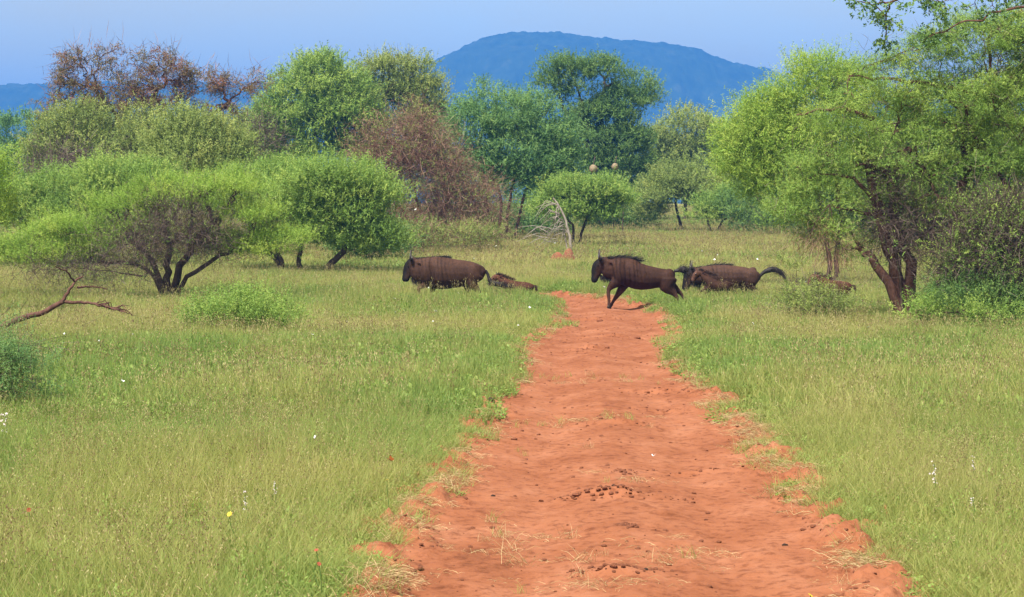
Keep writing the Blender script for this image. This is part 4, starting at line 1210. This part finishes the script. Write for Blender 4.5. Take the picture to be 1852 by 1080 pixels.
beast(B, 'reddish brown calf running low in the grass just behind the leading wildebeest', 'wildebeest calves', dy=5, Y=61.5, seed=5)
B2 = dict(B, body=[(960, 517, 521, .03), (955, 515, 526, .09), (946, 513, 529, .13), (935, 511, 530, .15), (926, 507, 529, .15), (917, 502, 525, .13), (909, 496, 517, .10), (902, 493, 508, .085)], tail=[], coat=(0.135, 0.075, 0.052), face=(0.09, 0.045, 0.032))
beast(B2, 'reddish-headed calf pressed against the neck of the rearmost adult wildebeest', 'wildebeest calves', dx=366, dy=-2.5, Y=59.3, seed=6)
beast(B, 'rusty brown calf half hidden behind the drooping twigs of the right acacia', 'wildebeest calves', dx=576, dy=4, Y=57.5, seed=7)

# ------------------------------------------------------------------ grass
G = {}
G['blade'] = leaf_mat('grass_blade', [(0, (0.205, 0.305, 0.072)), (0.35, (0.305, 0.352, 0.097)), (0.65, (0.38, 0.385, 0.118)), (1, (0.47, 0.42, 0.18))], .56, inst=.45)
G['seed'] = leaf_mat('grass_seed', [(0, (0.14, 0.09, 0.045)), (0.3, (0.26, 0.19, 0.09)), (0.5, (0.34, 0.29, 0.12)), (1, (0.44, 0.39, 0.19))], .4)
G['forb'] = leaf_mat('herb_leaf', [(0, (0.12, 0.2, 0.035)), (0.5, (0.20, 0.29, 0.06)), (1, (0.28, 0.35, 0.085))], .4)
G['straw'] = leaf_mat('dry_straw', [(0, (0.24, 0.15, 0.07)), (0.5, (0.38, 0.27, 0.13)), (1, (0.52, 0.40, 0.22))], .2)


def blades(rng, n, rad, h, w, lean=.35, tint=(0, 1), bases=None, minh=.45, curve=1.0):
    if bases is None:
        a, r = rng.random(n) * 2 * np.pi, rad * np.sqrt(rng.random(n))
        bases = np.stack([np.cos(a) * r, np.sin(a) * r, np.zeros(n)], 1)
    az = rng.random(n) * 2 * np.pi
    hh = h * (minh + (1 - minh) * rng.random(n))
    ln = lean * hh * (.2 + rng.random(n) * 1.3)
    dirv = np.stack([np.cos(az), np.sin(az), np.zeros(n)], 1)
    fa = rng.random(n) * np.pi
    side = np.stack([np.cos(fa), np.sin(fa), np.zeros(n)], 1) * (w * (.6 + .8 * rng.random(n)))[:, None] * .5
    V = []
    for t_, ws in ((0, .8), (.4, 1), (.75, .7)):
        c = bases + dirv * (ln * t_ ** 2 * curve)[:, None] + np.array([0, 0, 1]) * (hh * t_ * (1 - .1 * t_))[:, None]
        V += [c - side * ws, c + side * ws]
    tip = bases + dirv * (ln * curve)[:, None] + np.array([0, 0, 1]) * (hh * .9)[:, None]
    V.append(tip)
    V = np.stack(V, 1).reshape(-1, 3)
    i = (np.arange(n) * 7)[:, None]
    q = np.concatenate([i + np.array([[0, 1, 3, 2]]), i + np.array([[2, 3, 5, 4]])])
    t3 = i + np.array([[4, 5, 6]])
    tt = tint[0] + (tint[1] - tint[0]) * rng.random(n)
    return V, q, t3, tt, tip, dirv


def tuft(name, seed, n, rad, h, w, tint, lean=.4, stalks=0, forb=0, sw=1.0, dark=1.0):
    rng = np.random.default_rng(seed)
    V, q, t3, tt, _, _ = blades(rng, n, rad, h, w, lean, tint)
    VV, Q, T3 = [V], [q], [t3]
    tq, ttt = [np.tile(tt, 2)], [tt]
    mq, mt = [np.zeros(len(q))], [np.zeros(len(t3))]
    nb = len(V)
    if stalks:
        V, q, t3, tt, tip, dv = blades(rng, stalks, rad, h * 1.45, w * .5, lean * .6, (.6, .95), minh=.7)
        VV.append(V); Q.append(q + nb); T3.append(t3 + nb); tq.append(np.tile(tt, 2)); ttt.append(tt); mq.append(np.zeros(len(q))); mt.append(np.zeros(len(t3)))
        nb += len(V)
        # loose seed heads along the top of each stalk
        m = 9
        k = stalks * m
        fr = rng.random((stalks, m))
        pos = tip[:, None] - np.array([0, 0, 1]) * (fr * h * .42)[..., None] - dv[:, None] * (fr * h * .1)[..., None] + rng.normal(0, .012 * sw, (stalks, m, 3))
        pos = pos.reshape(k, 3)
        d = unit(np.array([0, 0, 1.0]) + rng.normal(0, .5, (k, 3)))
        s_ = unit(np.cross(d, rng.normal(size=(k, 3)))) * .0035 * sw
        V = np.stack([pos, pos + d * .010 * sw + s_ * .75, pos + d * .021 * sw, pos + d * .010 * sw - s_ * .75], 1).reshape(-1, 3)
        qd = np.arange(k * 4).reshape(k, 4)
        VV.append(V); Q.append(qd + nb); nb += len(V); tq.append(rng.random(k) * dark); mq.append(np.ones(k))
    if forb:
        P = np.stack([rng.normal(0, rad * .5, forb), rng.normal(0, rad * .5, forb), h * .45 * rng.random(forb) + .03], 1)
        V, qd, tf = sprays(rng, P, unit(rng.normal(size=(forb, 3))), 2, .03, h * .35, 6, (.032 * sw), .018 * sw, up=.8, rnd=.6, quad=True)
        VV.append(V); Q.append(qd + nb); nb += len(V); tq.append(tf); mq.append(np.full(len(qd), 2))
    qq, tt3 = np.concatenate(Q), np.concatenate(T3)
    me = mesh_np(name, np.concatenate(VV), [qq, tt3], [G['blade'], G['seed'], G['forb']], np.concatenate(tq + ttt), midx=np.concatenate(mq + mt))
    return bpy.data.objects.new(name, me)


def scatter(name, sources, P, I, R, Sc, patch, kind='stuff'):
    """one object whose points carry a copy of a source each"""
    col = bpy.data.collections.new(name + '_sources')
    for o_ in sources: col.objects.link(o_)
    me = bpy.data.meshes.new(name)
    me.vertices.add(len(P))
    me.vertices.foreach_set('co', np.asarray(P, np.float32).ravel())
    for an, ty, dat, f_ in (('which', 'INT', I, 'value'), ('turn', 'FLOAT_VECTOR', R, 'vector'), ('size', 'FLOAT_VECTOR', Sc, 'vector'), ('patch', 'FLOAT', patch, 'value')):
        a = me.attributes.new(an, ty, 'POINT')
        a.data.foreach_set(f_, np.asarray(dat, np.int32 if ty == 'INT' else np.float32).ravel())
    o_ = link(name, me)
    g = bpy.data.node_groups.new(name, 'GeometryNodeTree')
    g.interface.new_socket('Geometry', in_out='INPUT', socket_type='NodeSocketGeometry')
    g.interface.new_socket('Geometry', in_out='OUTPUT', socket_type='NodeSocketGeometry')
    gi, go = g.nodes.new('NodeGroupInput'), g.nodes.new('NodeGroupOutput')
    ci = g.nodes.new('GeometryNodeCollectionInfo')
    ci.inputs['Collection'].default_value = col
    ci.inputs['Separate Children'].default_value = True
    ci.inputs['Reset Children'].default_value = True
    iop = g.nodes.new('GeometryNodeInstanceOnPoints')
    def na(nm, ty):
        x = g.nodes.new('GeometryNodeInputNamedAttribute'); x.data_type = ty; x.inputs['Name'].default_value = nm
        return x.outputs['Attribute']
    e2r = g.nodes.new('FunctionNodeEulerToRotation')
    L_ = g.links.new
    L_(gi.outputs[0], iop.inputs['Points']); L_(ci.outputs[0], iop.inputs['Instance'])
    iop.inputs['Pick Instance'].default_value = True
    L_(na('which', 'INT'), iop.inputs['Instance Index'])
    L_(na('turn', 'FLOAT_VECTOR'), e2r.inputs[0]); L_(e2r.outputs[0], iop.inputs['Rotation'])
    L_(na('size', 'FLOAT_VECTOR'), iop.inputs['Scale'])
    L_(iop.outputs[0], go.inputs[0])
    md = o_.modifiers.new('scatter', 'NODES'); md.node_group = g
    return tag(o_, kind=kind)


src = []
for c, (n_, rad, h_, w_, sw) in enumerate(((70, .15, .40, .0045, 1.0), (80, .25, .42, .009, 1.8), (80, .55, .46, .022, 3.5))):
    src.append(tuft(f'tuft_{c}a', 200 + c, n_, rad, h_, w_, (.0, .45), stalks=1 if c == 0 else 0, sw=sw))
    src.append(tuft(f'tuft_{c}b', 210 + c, n_, rad, h_, w_, (.15, .7), stalks=2 if c == 0 else 1, sw=sw))
    src.append(tuft(f'tuft_{c}c', 220 + c, n_, rad, h_ * 1.05, w_, (.25, .75), stalks=3 if c == 0 else 2, sw=sw))
    src.append(tuft(f'tuft_{c}d', 230 + c, int(n_ * .6), rad, h_ * .7, w_ * 1.3, (.0, .35), forb=12 if c < 2 else 20, sw=sw))
    src.append(tuft(f'tuft_{c}e', 240 + c, n_, rad * 1.1, h_ * .6, w_, (.1, .6), lean=.7, sw=sw))
    # thinly leaved tussock of long seeding stems
    src.append(tuft(f'tuft_{c}f', 250 + c, 8, rad * .5, h_ * 1.15, w_, (.4, .9), stalks=9 if c == 0 else 5, sw=sw, lean=.3, dark=.35))
NV = 6
rng = np.random.default_rng(11)
PX, PI_, PR, PS, PT = [], [], [], [], []
for (y0, y1, dens, cls) in ((10.5, 24, 46, 0), (24, 45, 21, 1), (45, 80, 11, 1), (80, 150, 4, 2), (150, 265, 2.2, 2)):
    hw = lambda y: .25 * y + 2.5
    area = (y1 - y0) * 2 * hw(y1)
    k = int(area * dens)
    y = y0 + (y1 - y0) * rng.random(k)
    x = (rng.random(k) * 2 - 1) * hw(y1)
    ok = np.abs(x) < hw(y)
    x, y = x[ok], y[ok]
    d = road_dist(x, y)
    ed = -.08 + .16 * np.clip((18 - y) / 5, 0, 1) + .5 * (fbm(x * 1.1, y * .8, 51, 3) - .5)
    ok = d > ed
    x, y, d = x[ok], y[ok], d[ok]
    big = fbm(x / 5.5, y / 9, 57, 4)
    green = np.exp(-np.clip(d, 0, 9) / 1.1)
    pat = (big - .5) * 2.3 - .38 * green * (vnoise(x / 2, y / 2, 58) + .3) + .25 * (vnoise(x * .9, y * .5, 59) - .5) - .10 + .16 * np.clip((y - 24) / 20, 0, 1) + np.clip((y - 60) / 60, 0, 1) * .12
    pat = pat + .10 - .42 * np.clip((fbm(x / 1.6, y / 3.2, 62, 3) - .54) * 6, 0, 1)
    lush = np.clip((fbm(x / 1.3, y / 2.2, 64, 3) - .52) * 7, 0, 1) * np.clip(1.5 - d / 3.5, .25, 1)
    v = rng.random(len(x)) + pat * .5
    var = np.where(v < .12, 3, np.where(v < .35, 0, np.where(v < .72, 1, np.where(v < 1.15, 2, 4))))
    var = np.where(rng.random(len(x)) < .15, 4, var)
    var = np.where(rng.random(len(x)) < .06, 5, var)
    var = np.where(rng.random(len(x)) < lush * .4, 3, var)
    var = np.where((d < .5) & (rng.random(len(x)) < .25), 3, np.where((d < .8) & (rng.random(len(x)) < .5), 0, var))
    hs = np.clip(.55 + d * .55, .5, 1) * (1 + .22 * np.clip(1 - np.abs(y - 58) / 14, 0, 1)) * (.75 + .5 * vnoise(x / 2.5, y / 2.5, 60)) * (.85 + .3 * rng.random(len(x)))
    hs = hs * np.where((y > 53) & (y < 58.6) & (x < -.5) & (x > -4), 1.28, 1)
    PX.append(np.stack([x, y, terrain(x, y) - .01], 1)); PI_.append(cls * NV + var)
    PR.append(np.stack([rng.normal(0, .06, len(x)), rng.normal(0, .06, len(x)), rng.random(len(x)) * 6.283], 1))
    PS.append(np.stack([np.ones(len(x)) * (.8 + .4 * rng.random(len(x)))] * 2 + [hs], 1)); PT.append(pat)
scatter('grass', src, np.concatenate(PX), np.concatenate(PI_), np.concatenate(PR), np.concatenate(PS), np.concatenate(PT))

# dry straw along the track's edges and in patches on it
def straw(name, seed, n_, rad, flat_, hgt):
    rng = np.random.default_rng(seed)
    a, r = rng.random(n_) * 6.283, rad * np.sqrt(rng.random(n_))
    b0 = np.stack([np.cos(a) * r, np.sin(a) * r, rng.random(n_) * .015], 1)
    az = rng.random(n_) * 6.283
    el = rng.random(n_) * flat_
    d = np.stack([np.cos(az) * np.cos(el), np.sin(az) * np.cos(el), np.sin(el)], 1)
    L_ = hgt * (.4 + rng.random(n_))[:, None]
    s_ = unit(np.cross(d, rng.normal(size=(n_, 3)))) * .0014
    c = np.array([0, 0, 1.0]) * L_ * .12
    V = np.stack([b0 - s_, b0 + s_, b0 + d * L_ * .5 + c + s_, b0 + d * L_ * .5 + c - s_, b0 + d * L_], 1).reshape(-1, 3)
    i = (np.arange(n_) * 5)[:, None]
    tt = rng.random(n_)
    return bpy.data.objects.new(name, mesh_np(name, V, [i + np.array([[0, 1, 2, 3]]), i + np.array([[3, 2, 4]])], G['straw'], np.concatenate([tt, tt])))


ssrc = [straw('straw_a', 1, 34, .16, .2, .13), straw('straw_b', 2, 28, .10, .9, .16), straw('straw_c', 3, 24, .2, .12, .09)] + \
       [tuft('straw_d', 4, 14, .06, .13, .004, (.3, .8), lean=.8)]
k = 11000
y = 10 + (64 - 10) * rng.random(k)
xl_, xr_ = road_edges(y)
side_ = rng.random(k) < .5
off = -.35 + .6 * rng.random(k)
x = np.where(side_, xl_ - off, xr_ + off)
dens_ = fbm(x * 1.3, y * .9, 81, 3)
ok = (rng.random(k) < np.clip((dens_ - .36) * 3.2, 0, 1) * np.exp(-((off + .02) / .17) ** 2))
x, y, off = x[ok], y[ok], off[ok]
w_ = rng.choice(3, len(x), p=[.35, .1, .55])
for (px, py, rx_, ry2, cnt, grn) in ((1050, 690, 150, 16, 90, .35), (1090, 765, 130, 10, 60, .5), (960, 815, 60, 8, 10, .5), (1065, 820, 14, 5, 6, .7), (1110, 880, 110, 16, 34, .1), (1020, 1000, 200, 40, 90, .03),
                                     (1230, 1010, 120, 30, 40, .03), (1010, 1060, 160, 20, 50, .02), (960, 605, 40, 10, 40, .5), (1080, 535, 90, 8, 90, .2), (1150, 545, 60, 8, 60, .3), (1000, 770, 80, 12, 40, .4), (900, 960, 60, 30, 30, .1)):
    for q in range(int(cnt * .22)):
        p = at(px + rng.normal(0, rx_ * .5), py + rng.normal(0, ry2 * .5))
        x, y = np.append(x, p[0]), np.append(y, p[1])
        w_ = np.append(w_, 3 if rng.random() < grn else [0, 2, 2, 1][rng.integers(0, 4)])
zz = np.array([track_z(a, b_) if road_dist(a, b_) < .1 else float(terrain(a, b_)) + .01 for a, b_ in zip(x, y)])
n_ = len(x)
scatter('dry_straw', ssrc, np.stack([x, y, zz], 1), w_, np.stack([np.zeros(n_), np.zeros(n_), rng.random(n_) * 6.283], 1),
        np.repeat((.45 + .6 * rng.random(n_))[:, None], 3, 1), np.zeros(n_))

# soil clods: small ones beyond counting, the larger ones one by one
def lump(name, seed, mat_):
    rng = np.random.default_rng(seed)
    nu, nv = 9, 6
    V = []
    for a in range(nv + 1):
        ph = np.pi * a / nv
        for q in range(nu):
            th_ = 2 * np.pi * q / nu
            d = np.array([math.sin(ph) * math.cos(th_), math.sin(ph) * math.sin(th_), math.cos(ph) * .7])
            V.append(d * (1 + .35 * (float(fbm(d[0] * 2 + seed, d[1] * 2 + d[2] * 1.7, seed, 3)) - .5) * 2))
    idx = np.arange((nv + 1) * nu).reshape(nv + 1, nu)
    f_ = np.stack([idx[:-1].ravel(), np.roll(idx, -1, 1)[:-1].ravel(), np.roll(idx, -1, 1)[1:].ravel(), idx[1:].ravel()], 1)
    return mesh_np(name, np.array(V), f_, mat_)


M['clod'] = noise_mat('clod', [(0.3, (0.13, 0.045, 0.022)), (0.7, (0.27, 0.098, 0.05))], 3, bump=.8, bump_scale=9)
M['dung'] = noise_mat('dung', [(0.3, (0.018, 0.012, 0.009)), (0.7, (0.06, 0.036, 0.025))], 3, bump=.8, bump_scale=9)
lumps = [lump(f'clod_{i}', i + 1, M['clod'] if i < 4 else M['dung']) for i in range(5)]
k = 3600
y = 10.5 + 50 * rng.random(k) ** 1.3
xl_, xr_ = road_edges(y)
f_ = rng.random(k)
edge_pick = rng.random(k) < .6
f_ = np.where(edge_pick, np.where(f_ < .5, f_ * .16, 1 - (1 - f_) * .16), f_)
x = xl_ + (xr_ - xl_) * f_
ok = rng.random(k) < np.clip((fbm(x * 1.1, y * .8, 83, 3) - .33) * 3, 0.05, 1)
x, y = x[ok], y[ok]
for (pxr, pyr, wpx, cnt) in ((1130, 611, 200, 80), (1060, 600, 90, 24), (1065, 634, 60, 40), (1190, 709, 150, 70), (1110, 770, 210, 40), (1110, 905, 190, 120), (1250, 712, 60, 20), (1200, 745, 130, 40), (1270, 855, 160, 40), (1075, 578, 120, 50), (1120, 1045, 140, 60), (1120, 860, 60, 40), (1130, 960, 40, 40)):
    for q in range(cnt):
        p = at(pxr + rng.normal(0, wpx * .3), pyr + rng.normal(0, 2.5))
        x, y = np.append(x, p[0]), np.append(y, p[1])
sz = .005 + .014 * rng.random(len(x)) ** 3
zz = np.array([track_z(a, b_) for a, b_ in zip(x, y)]) + sz * .2
scatter('gravel', [bpy.data.objects.new(m_.name, m_) for m_ in lumps], np.stack([x, y, zz], 1), rng.choice(5, len(x), p=[.25, .25, .245, .245, .01]),
        rng.random((len(x), 3)) * [.4, .4, 6.28], np.stack([sz * 1.3, sz * 1.2, sz], 1), np.zeros(len(x)))
for i, (px, py, rp, lab) in enumerate(((1043, 906, 7, 'largest dark clod at the left end of the washed ridge across the near track'), (1072, 912, 5, 'dark clod just right of the largest one on the near ridge'),
                                       (888, 743, 6, 'dark clod at the crumbling left edge halfway along the track'), (1152, 612, 6, 'dark clod on the far ridge just this side of the leaping wildebeest'),
                                       (1097, 632, 6, 'dark clod in the middle of the track below the far ridge'), (930, 798, 5, 'dark clod alone on bare soil near the left side of the track'),
                                       (1300, 978, 5, 'dark clod low on the right half of the track'), (892, 902, 4, 'small clod near the left edge, level with the washed ridge'),
                                       (985, 1014, 5, 'dark clod near the bottom of the track, left of its centre'), (1280, 925, 5, 'dark clod right of the washed ridge'),
                                       (1085, 582, 5, 'clod beneath the forelegs of the leaping wildebeest'), (1500, 905, 5, 'clod on the right edge of the track beside the grass'),
                                       (1420, 990, 5, 'clod near the bottom right edge of the track'), (1250, 850, 4, 'clod on smooth soil right of the centre of the track'))):
    p = at(px, py)
    r_ = rp * p[1] / F
    o = link('soil_clod', lumps[(i * 2) % 5], None, (p[0], p[1], track_z(p[0], p[1]) + r_ * .25))
    o.scale = (r_ * 1.15, r_, r_ * .75)
    o.rotation_euler = (0, 0, i * 1.3)
    tag(o, lab, 'clod', 'dark clods on the track')

# ------------------------------------------------------------------ butterflies and flowers
def flat_mat(name, c, rough=.6):
    return noise_mat(name, [(0.3, tuple(v * .88 for v in c)), (0.7, c)], 60, rough=rough)


M['white_wing'] = flat_mat('white_wing', (.8, .8, .78))
M['petal_white'] = flat_mat('petal_white', (.5, .44, .45))
M['petal_yellow'] = flat_mat('petal_yellow', (.55, .40, .04))
M['petal_red'] = flat_mat('petal_red', (.26, .06, .03))
M['wing_orange'] = flat_mat('wing_orange', (.5, .17, .05))
M['wing_dark'] = flat_mat('wing_dark', (.03, .018, .014))
M['stem'] = flat_mat('stem_green', (.08, .15, .03))


def wing_mesh(name, mat_, fold):
    """a pair of wings, each a fore and a hind lobe with real thickness"""
    V, Fq = [], []
    for sg in (-1, 1):
        outl = [(0, .1), (.35, .55), (.8, .75), (1.0, .5), (.7, .05), (.85, -.25), (.6, -.6), (.2, -.5), (0, -.15)]
        up = np.array([math.cos(fold) * sg, 0, math.sin(fold)])
        nrm = np.array([-math.sin(fold) * sg, 0, math.cos(fold)]) * .015
        n0 = len(V)
        m_ = len(outl)
        for dz in (1, -1):
            for a, b_ in outl:
                V.append(up * a + np.array([0, b_, 0]) + nrm * dz)
        Fq.append([n0 + i for i in range(m_)])
        Fq.append([n0 + m_ + i for i in reversed(range(m_))])
        for i in range(m_):
            Fq.append([n0 + i, n0 + m_ + i, n0 + m_ + (i + 1) % m_, n0 + (i + 1) % m_])
    me = bpy.data.meshes.new(name)
    me.from_pydata([tuple(map(float, v)) for v in V], [], Fq)
    me.materials.append(mat_)
    return me


def body_mesh(name, mat_):
    tb = Tubes()
    tb.add(np.array([[0, .55, 0], [0, .35, .03], [0, .1, .04], [0, -.3, 0], [0, -.6, -.04]]), [.02, .07, .09, .06, .02], 6)
    for sg in (-1, 1): tb.add(np.array([[0, .5, .03], [sg * .15, .8, .12], [sg * .22, 1.0, .14]]), .012, 3)
    return tb.mesh(name, mat_, np.zeros(3))


wmeshes = [wing_mesh('wings', M['white_wing'], f_) for f_ in (.35, .8, 1.15)]
wbody = body_mesh('abdomen', M['wing_dark'])
flies = [(788, 563, 6, 'largest white butterfly in the grass below the leading wildebeest'), (783, 582, 4, 'white butterfly just beneath the largest one, below the leading wildebeest'),
         (716, 565, 4, 'white butterfly low in open grass down and left of the leading wildebeest'), (714, 540, 4, 'white butterfly a little below the muzzle of the leading wildebeest'),
         (829, 531, 4, 'white butterfly right under the belly of the leading wildebeest'), (776, 521, 4, 'white butterfly at the raised foreleg of the leading wildebeest'),
         (958, 556, 4, 'white butterfly on the left verge where the track bends away'), (937, 589, 4, 'white butterfly on the left verge just above the dark grass edge'),
         (1093, 520, 5, 'white butterfly in front of the chest of the leaping wildebeest'), (1292, 470, 5, 'white butterfly just above the back of the rearmost adult wildebeest'),
         (1270, 455, 4, 'white butterfly highest over the heads of the two rear animals'), (1298, 462, 4, 'white butterfly right of the highest one, over the rearmost adult'),
         (1370, 469, 4, 'white butterfly above the rump of the rearmost adult wildebeest'), (1397, 471, 4, 'white butterfly above the raised black tail of the rearmost adult'),
         (857, 469, 5, 'white butterfly just over the rump of the leading wildebeest'), (1362, 586, 6, 'white butterfly low in the right verge below the rearmost adult'),
         (1458, 510, 4, 'white butterfly left of the calf behind the drooping twigs'), (752, 380, 5, 'white butterfly high against the reddish brown thicket'),
         (884, 443, 4, 'left of two white butterflies at the foot of the brown thicket'), (897, 446, 4, 'right of two white butterflies at the foot of the brown thicket'),
         (1004, 440, 4, 'white butterfly left of the grey dead snag'), (565, 605, 4, 'white butterfly right beside the rounded green shrub'),
         (116, 604, 4, 'white butterfly below the fallen branch near its thick end'), (240, 605, 4, 'white butterfly below the twiggy tip of the fallen branch'),
         (222, 689, 4, 'white butterfly over the grass right of the spiny bush'), (1182, 825, 5, 'white butterfly resting on the bare red soil of the track'),
         (571, 792, 3, 'white butterfly alone in the grass midway down the left side'), (1570, 592, 5, 'white butterfly in the grass left of the forked right-hand trunks'),
         (628, 582, 3, 'white butterfly between the rounded shrub and the leading wildebeest'), (180, 617, 4, 'white butterfly between the fallen branch and the spiny bush')]
for i, (px, py, wpx, lab) in enumerate(flies):
    g = at(px, py, .55)
    Yw = min(g[1], 90.0) if py > 440 else 95.0
    c = pt(px, py, Yw)
    r_ = max(wpx * .62 * Yw / F, .02)
    e = empty('butterfly', c, lab, 'butterfly', 'white butterflies over the grass')
    e.rotation_euler = (random.Random(i).uniform(-.3, .9), random.Random(i + 50).uniform(-.6, .6), random.Random(i + 99).uniform(0, 6.28))
    e.scale = (r_, r_, r_)
    link('wings', wmeshes[i % 3], e)
    link('abdomen', wbody, e)
c = pt(706, 832, at(706, 832, .5)[1])
r_ = 8 * c[1] / F
e = empty('butterfly', c, 'orange and dark brown butterfly resting on grass tips left of the track', 'butterfly')
e.rotation_euler = (.7, .5, 2.2); e.scale = (r_, r_, r_)
link('wings', wing_mesh('wings_orange', M['wing_orange'], .5), e)
link('abdomen', wbody, e)
wt = Tubes()
for sg in (-1, 1): wt.add(np.array([[sg * .3, .5, .2], [sg * .75, .75, .47], [sg * .93, .52, .56]]), [.03, .09, .06], 5)
link('wing_tip', wt.mesh('wing_tip', M['wing_dark'], np.zeros(3)), e)


def flower(px, py, rpx, mat_, label, cat='flower', group=None, n_=7, spike=0):
    g = at(px, py, .33)
    c = pt(px, py, g[1])
    zg = float(terrain(c[0], c[1]))
    base = np.array([c[0], c[1], zg])
    r_ = rpx * c[1] / F
    rng = np.random.default_rng(int(px * 7 + py))
    e = empty('flower_spike' if spike else 'flower', base, label, cat, group)
    h = max(c[2] - zg, .1)
    tb = Tubes()
    topp = np.array([0, 0, h + spike * r_ * .6])
    tb.add(wiggle(rng, [.03, .02, 0], topp, 6, .03), .0028, 5)
    link('stem', tb.mesh('stem', M['stem'], np.zeros(3)), e)
    P = []
    if spike:
        for q in range(18):
            t_ = rng.random()
            P.append(np.array([rng.normal(0, r_ * .3), rng.normal(0, r_ * .3), h + (t_ * 2 - 1) * r_ * spike]))
    else:
        P = [np.array([0, 0, h])]
    V, Fq = [], []
    pr = r_ * (.26 if spike else 1.0)
    for p in P:
        ax = unit(rng.normal(0, .4, 3) + np.array([0, -.6, .7]))
        u = unit(np.cross(ax, [0, .3, 1])); w = np.cross(ax, u)
        for q in range(5 if spike else n_):
            a = 6.283 * q / (5 if spike else n_)
            d = u * math.cos(a) + w * math.sin(a)
            s_ = unit(np.cross(ax, d)) * pr * .32
            n0 = len(V)
            V += [p, p + d * pr * .55 + s_ + ax * pr * .15, p + d * pr + ax * pr * .05, p + d * pr * .55 - s_ + ax * pr * .15]
            Fq.append((n0, n0 + 1, n0 + 2, n0 + 3))
    o = link('blossom', mesh_np('blossom', np.array(V), np.array(Fq), mat_), e)
    if spike: o['kind'] = 'stuff'
    return e


flower(415, 930, 6, M['petal_yellow'], 'single small yellow flower among the grass left of the track')
flower(700, 868, 4, M['petal_yellow'], 'tiny pale yellow bloom just below the orange butterfly')
flower(1466, 1077, 7, M['petal_yellow'], 'low yellow flower on the red soil at the bottom of the frame')
flower(52, 922, 5, M['petal_red'], 'small red bloom alone in the grass near the left edge')
flower(572, 995, 5, M['petal_red'], 'upper of two small red blooms near the lower left grass edge', group='two red blooms')
flower(577, 1020, 5, M['petal_red'], 'lower of two small red blooms near the lower left grass edge', group='two red blooms')
flower(443, 905, 6, M['petal_white'], 'pale pinkish white flower spike beside the yellow flower', spike=3)
flower(497, 880, 5, M['petal_white'], 'thin whitish flower spike up and right of the yellow flower', spike=2.6)
flower(1690, 852, 8, M['petal_white'], 'tallest pale lilac flower spike in the grass right of the track', spike=2.8)
flower(1760, 838, 6, M['petal_white'], 'small pale flower spike right of the tallest lilac spike', spike=2.2)
flower(1758, 905, 5, M['petal_white'], 'faint white flower spike low in the right-hand grass', spike=2.2)
flower(8, 762, 10, M['petal_white'], 'whitish flower spray under the spiny bush at the left edge', spike=2.2)
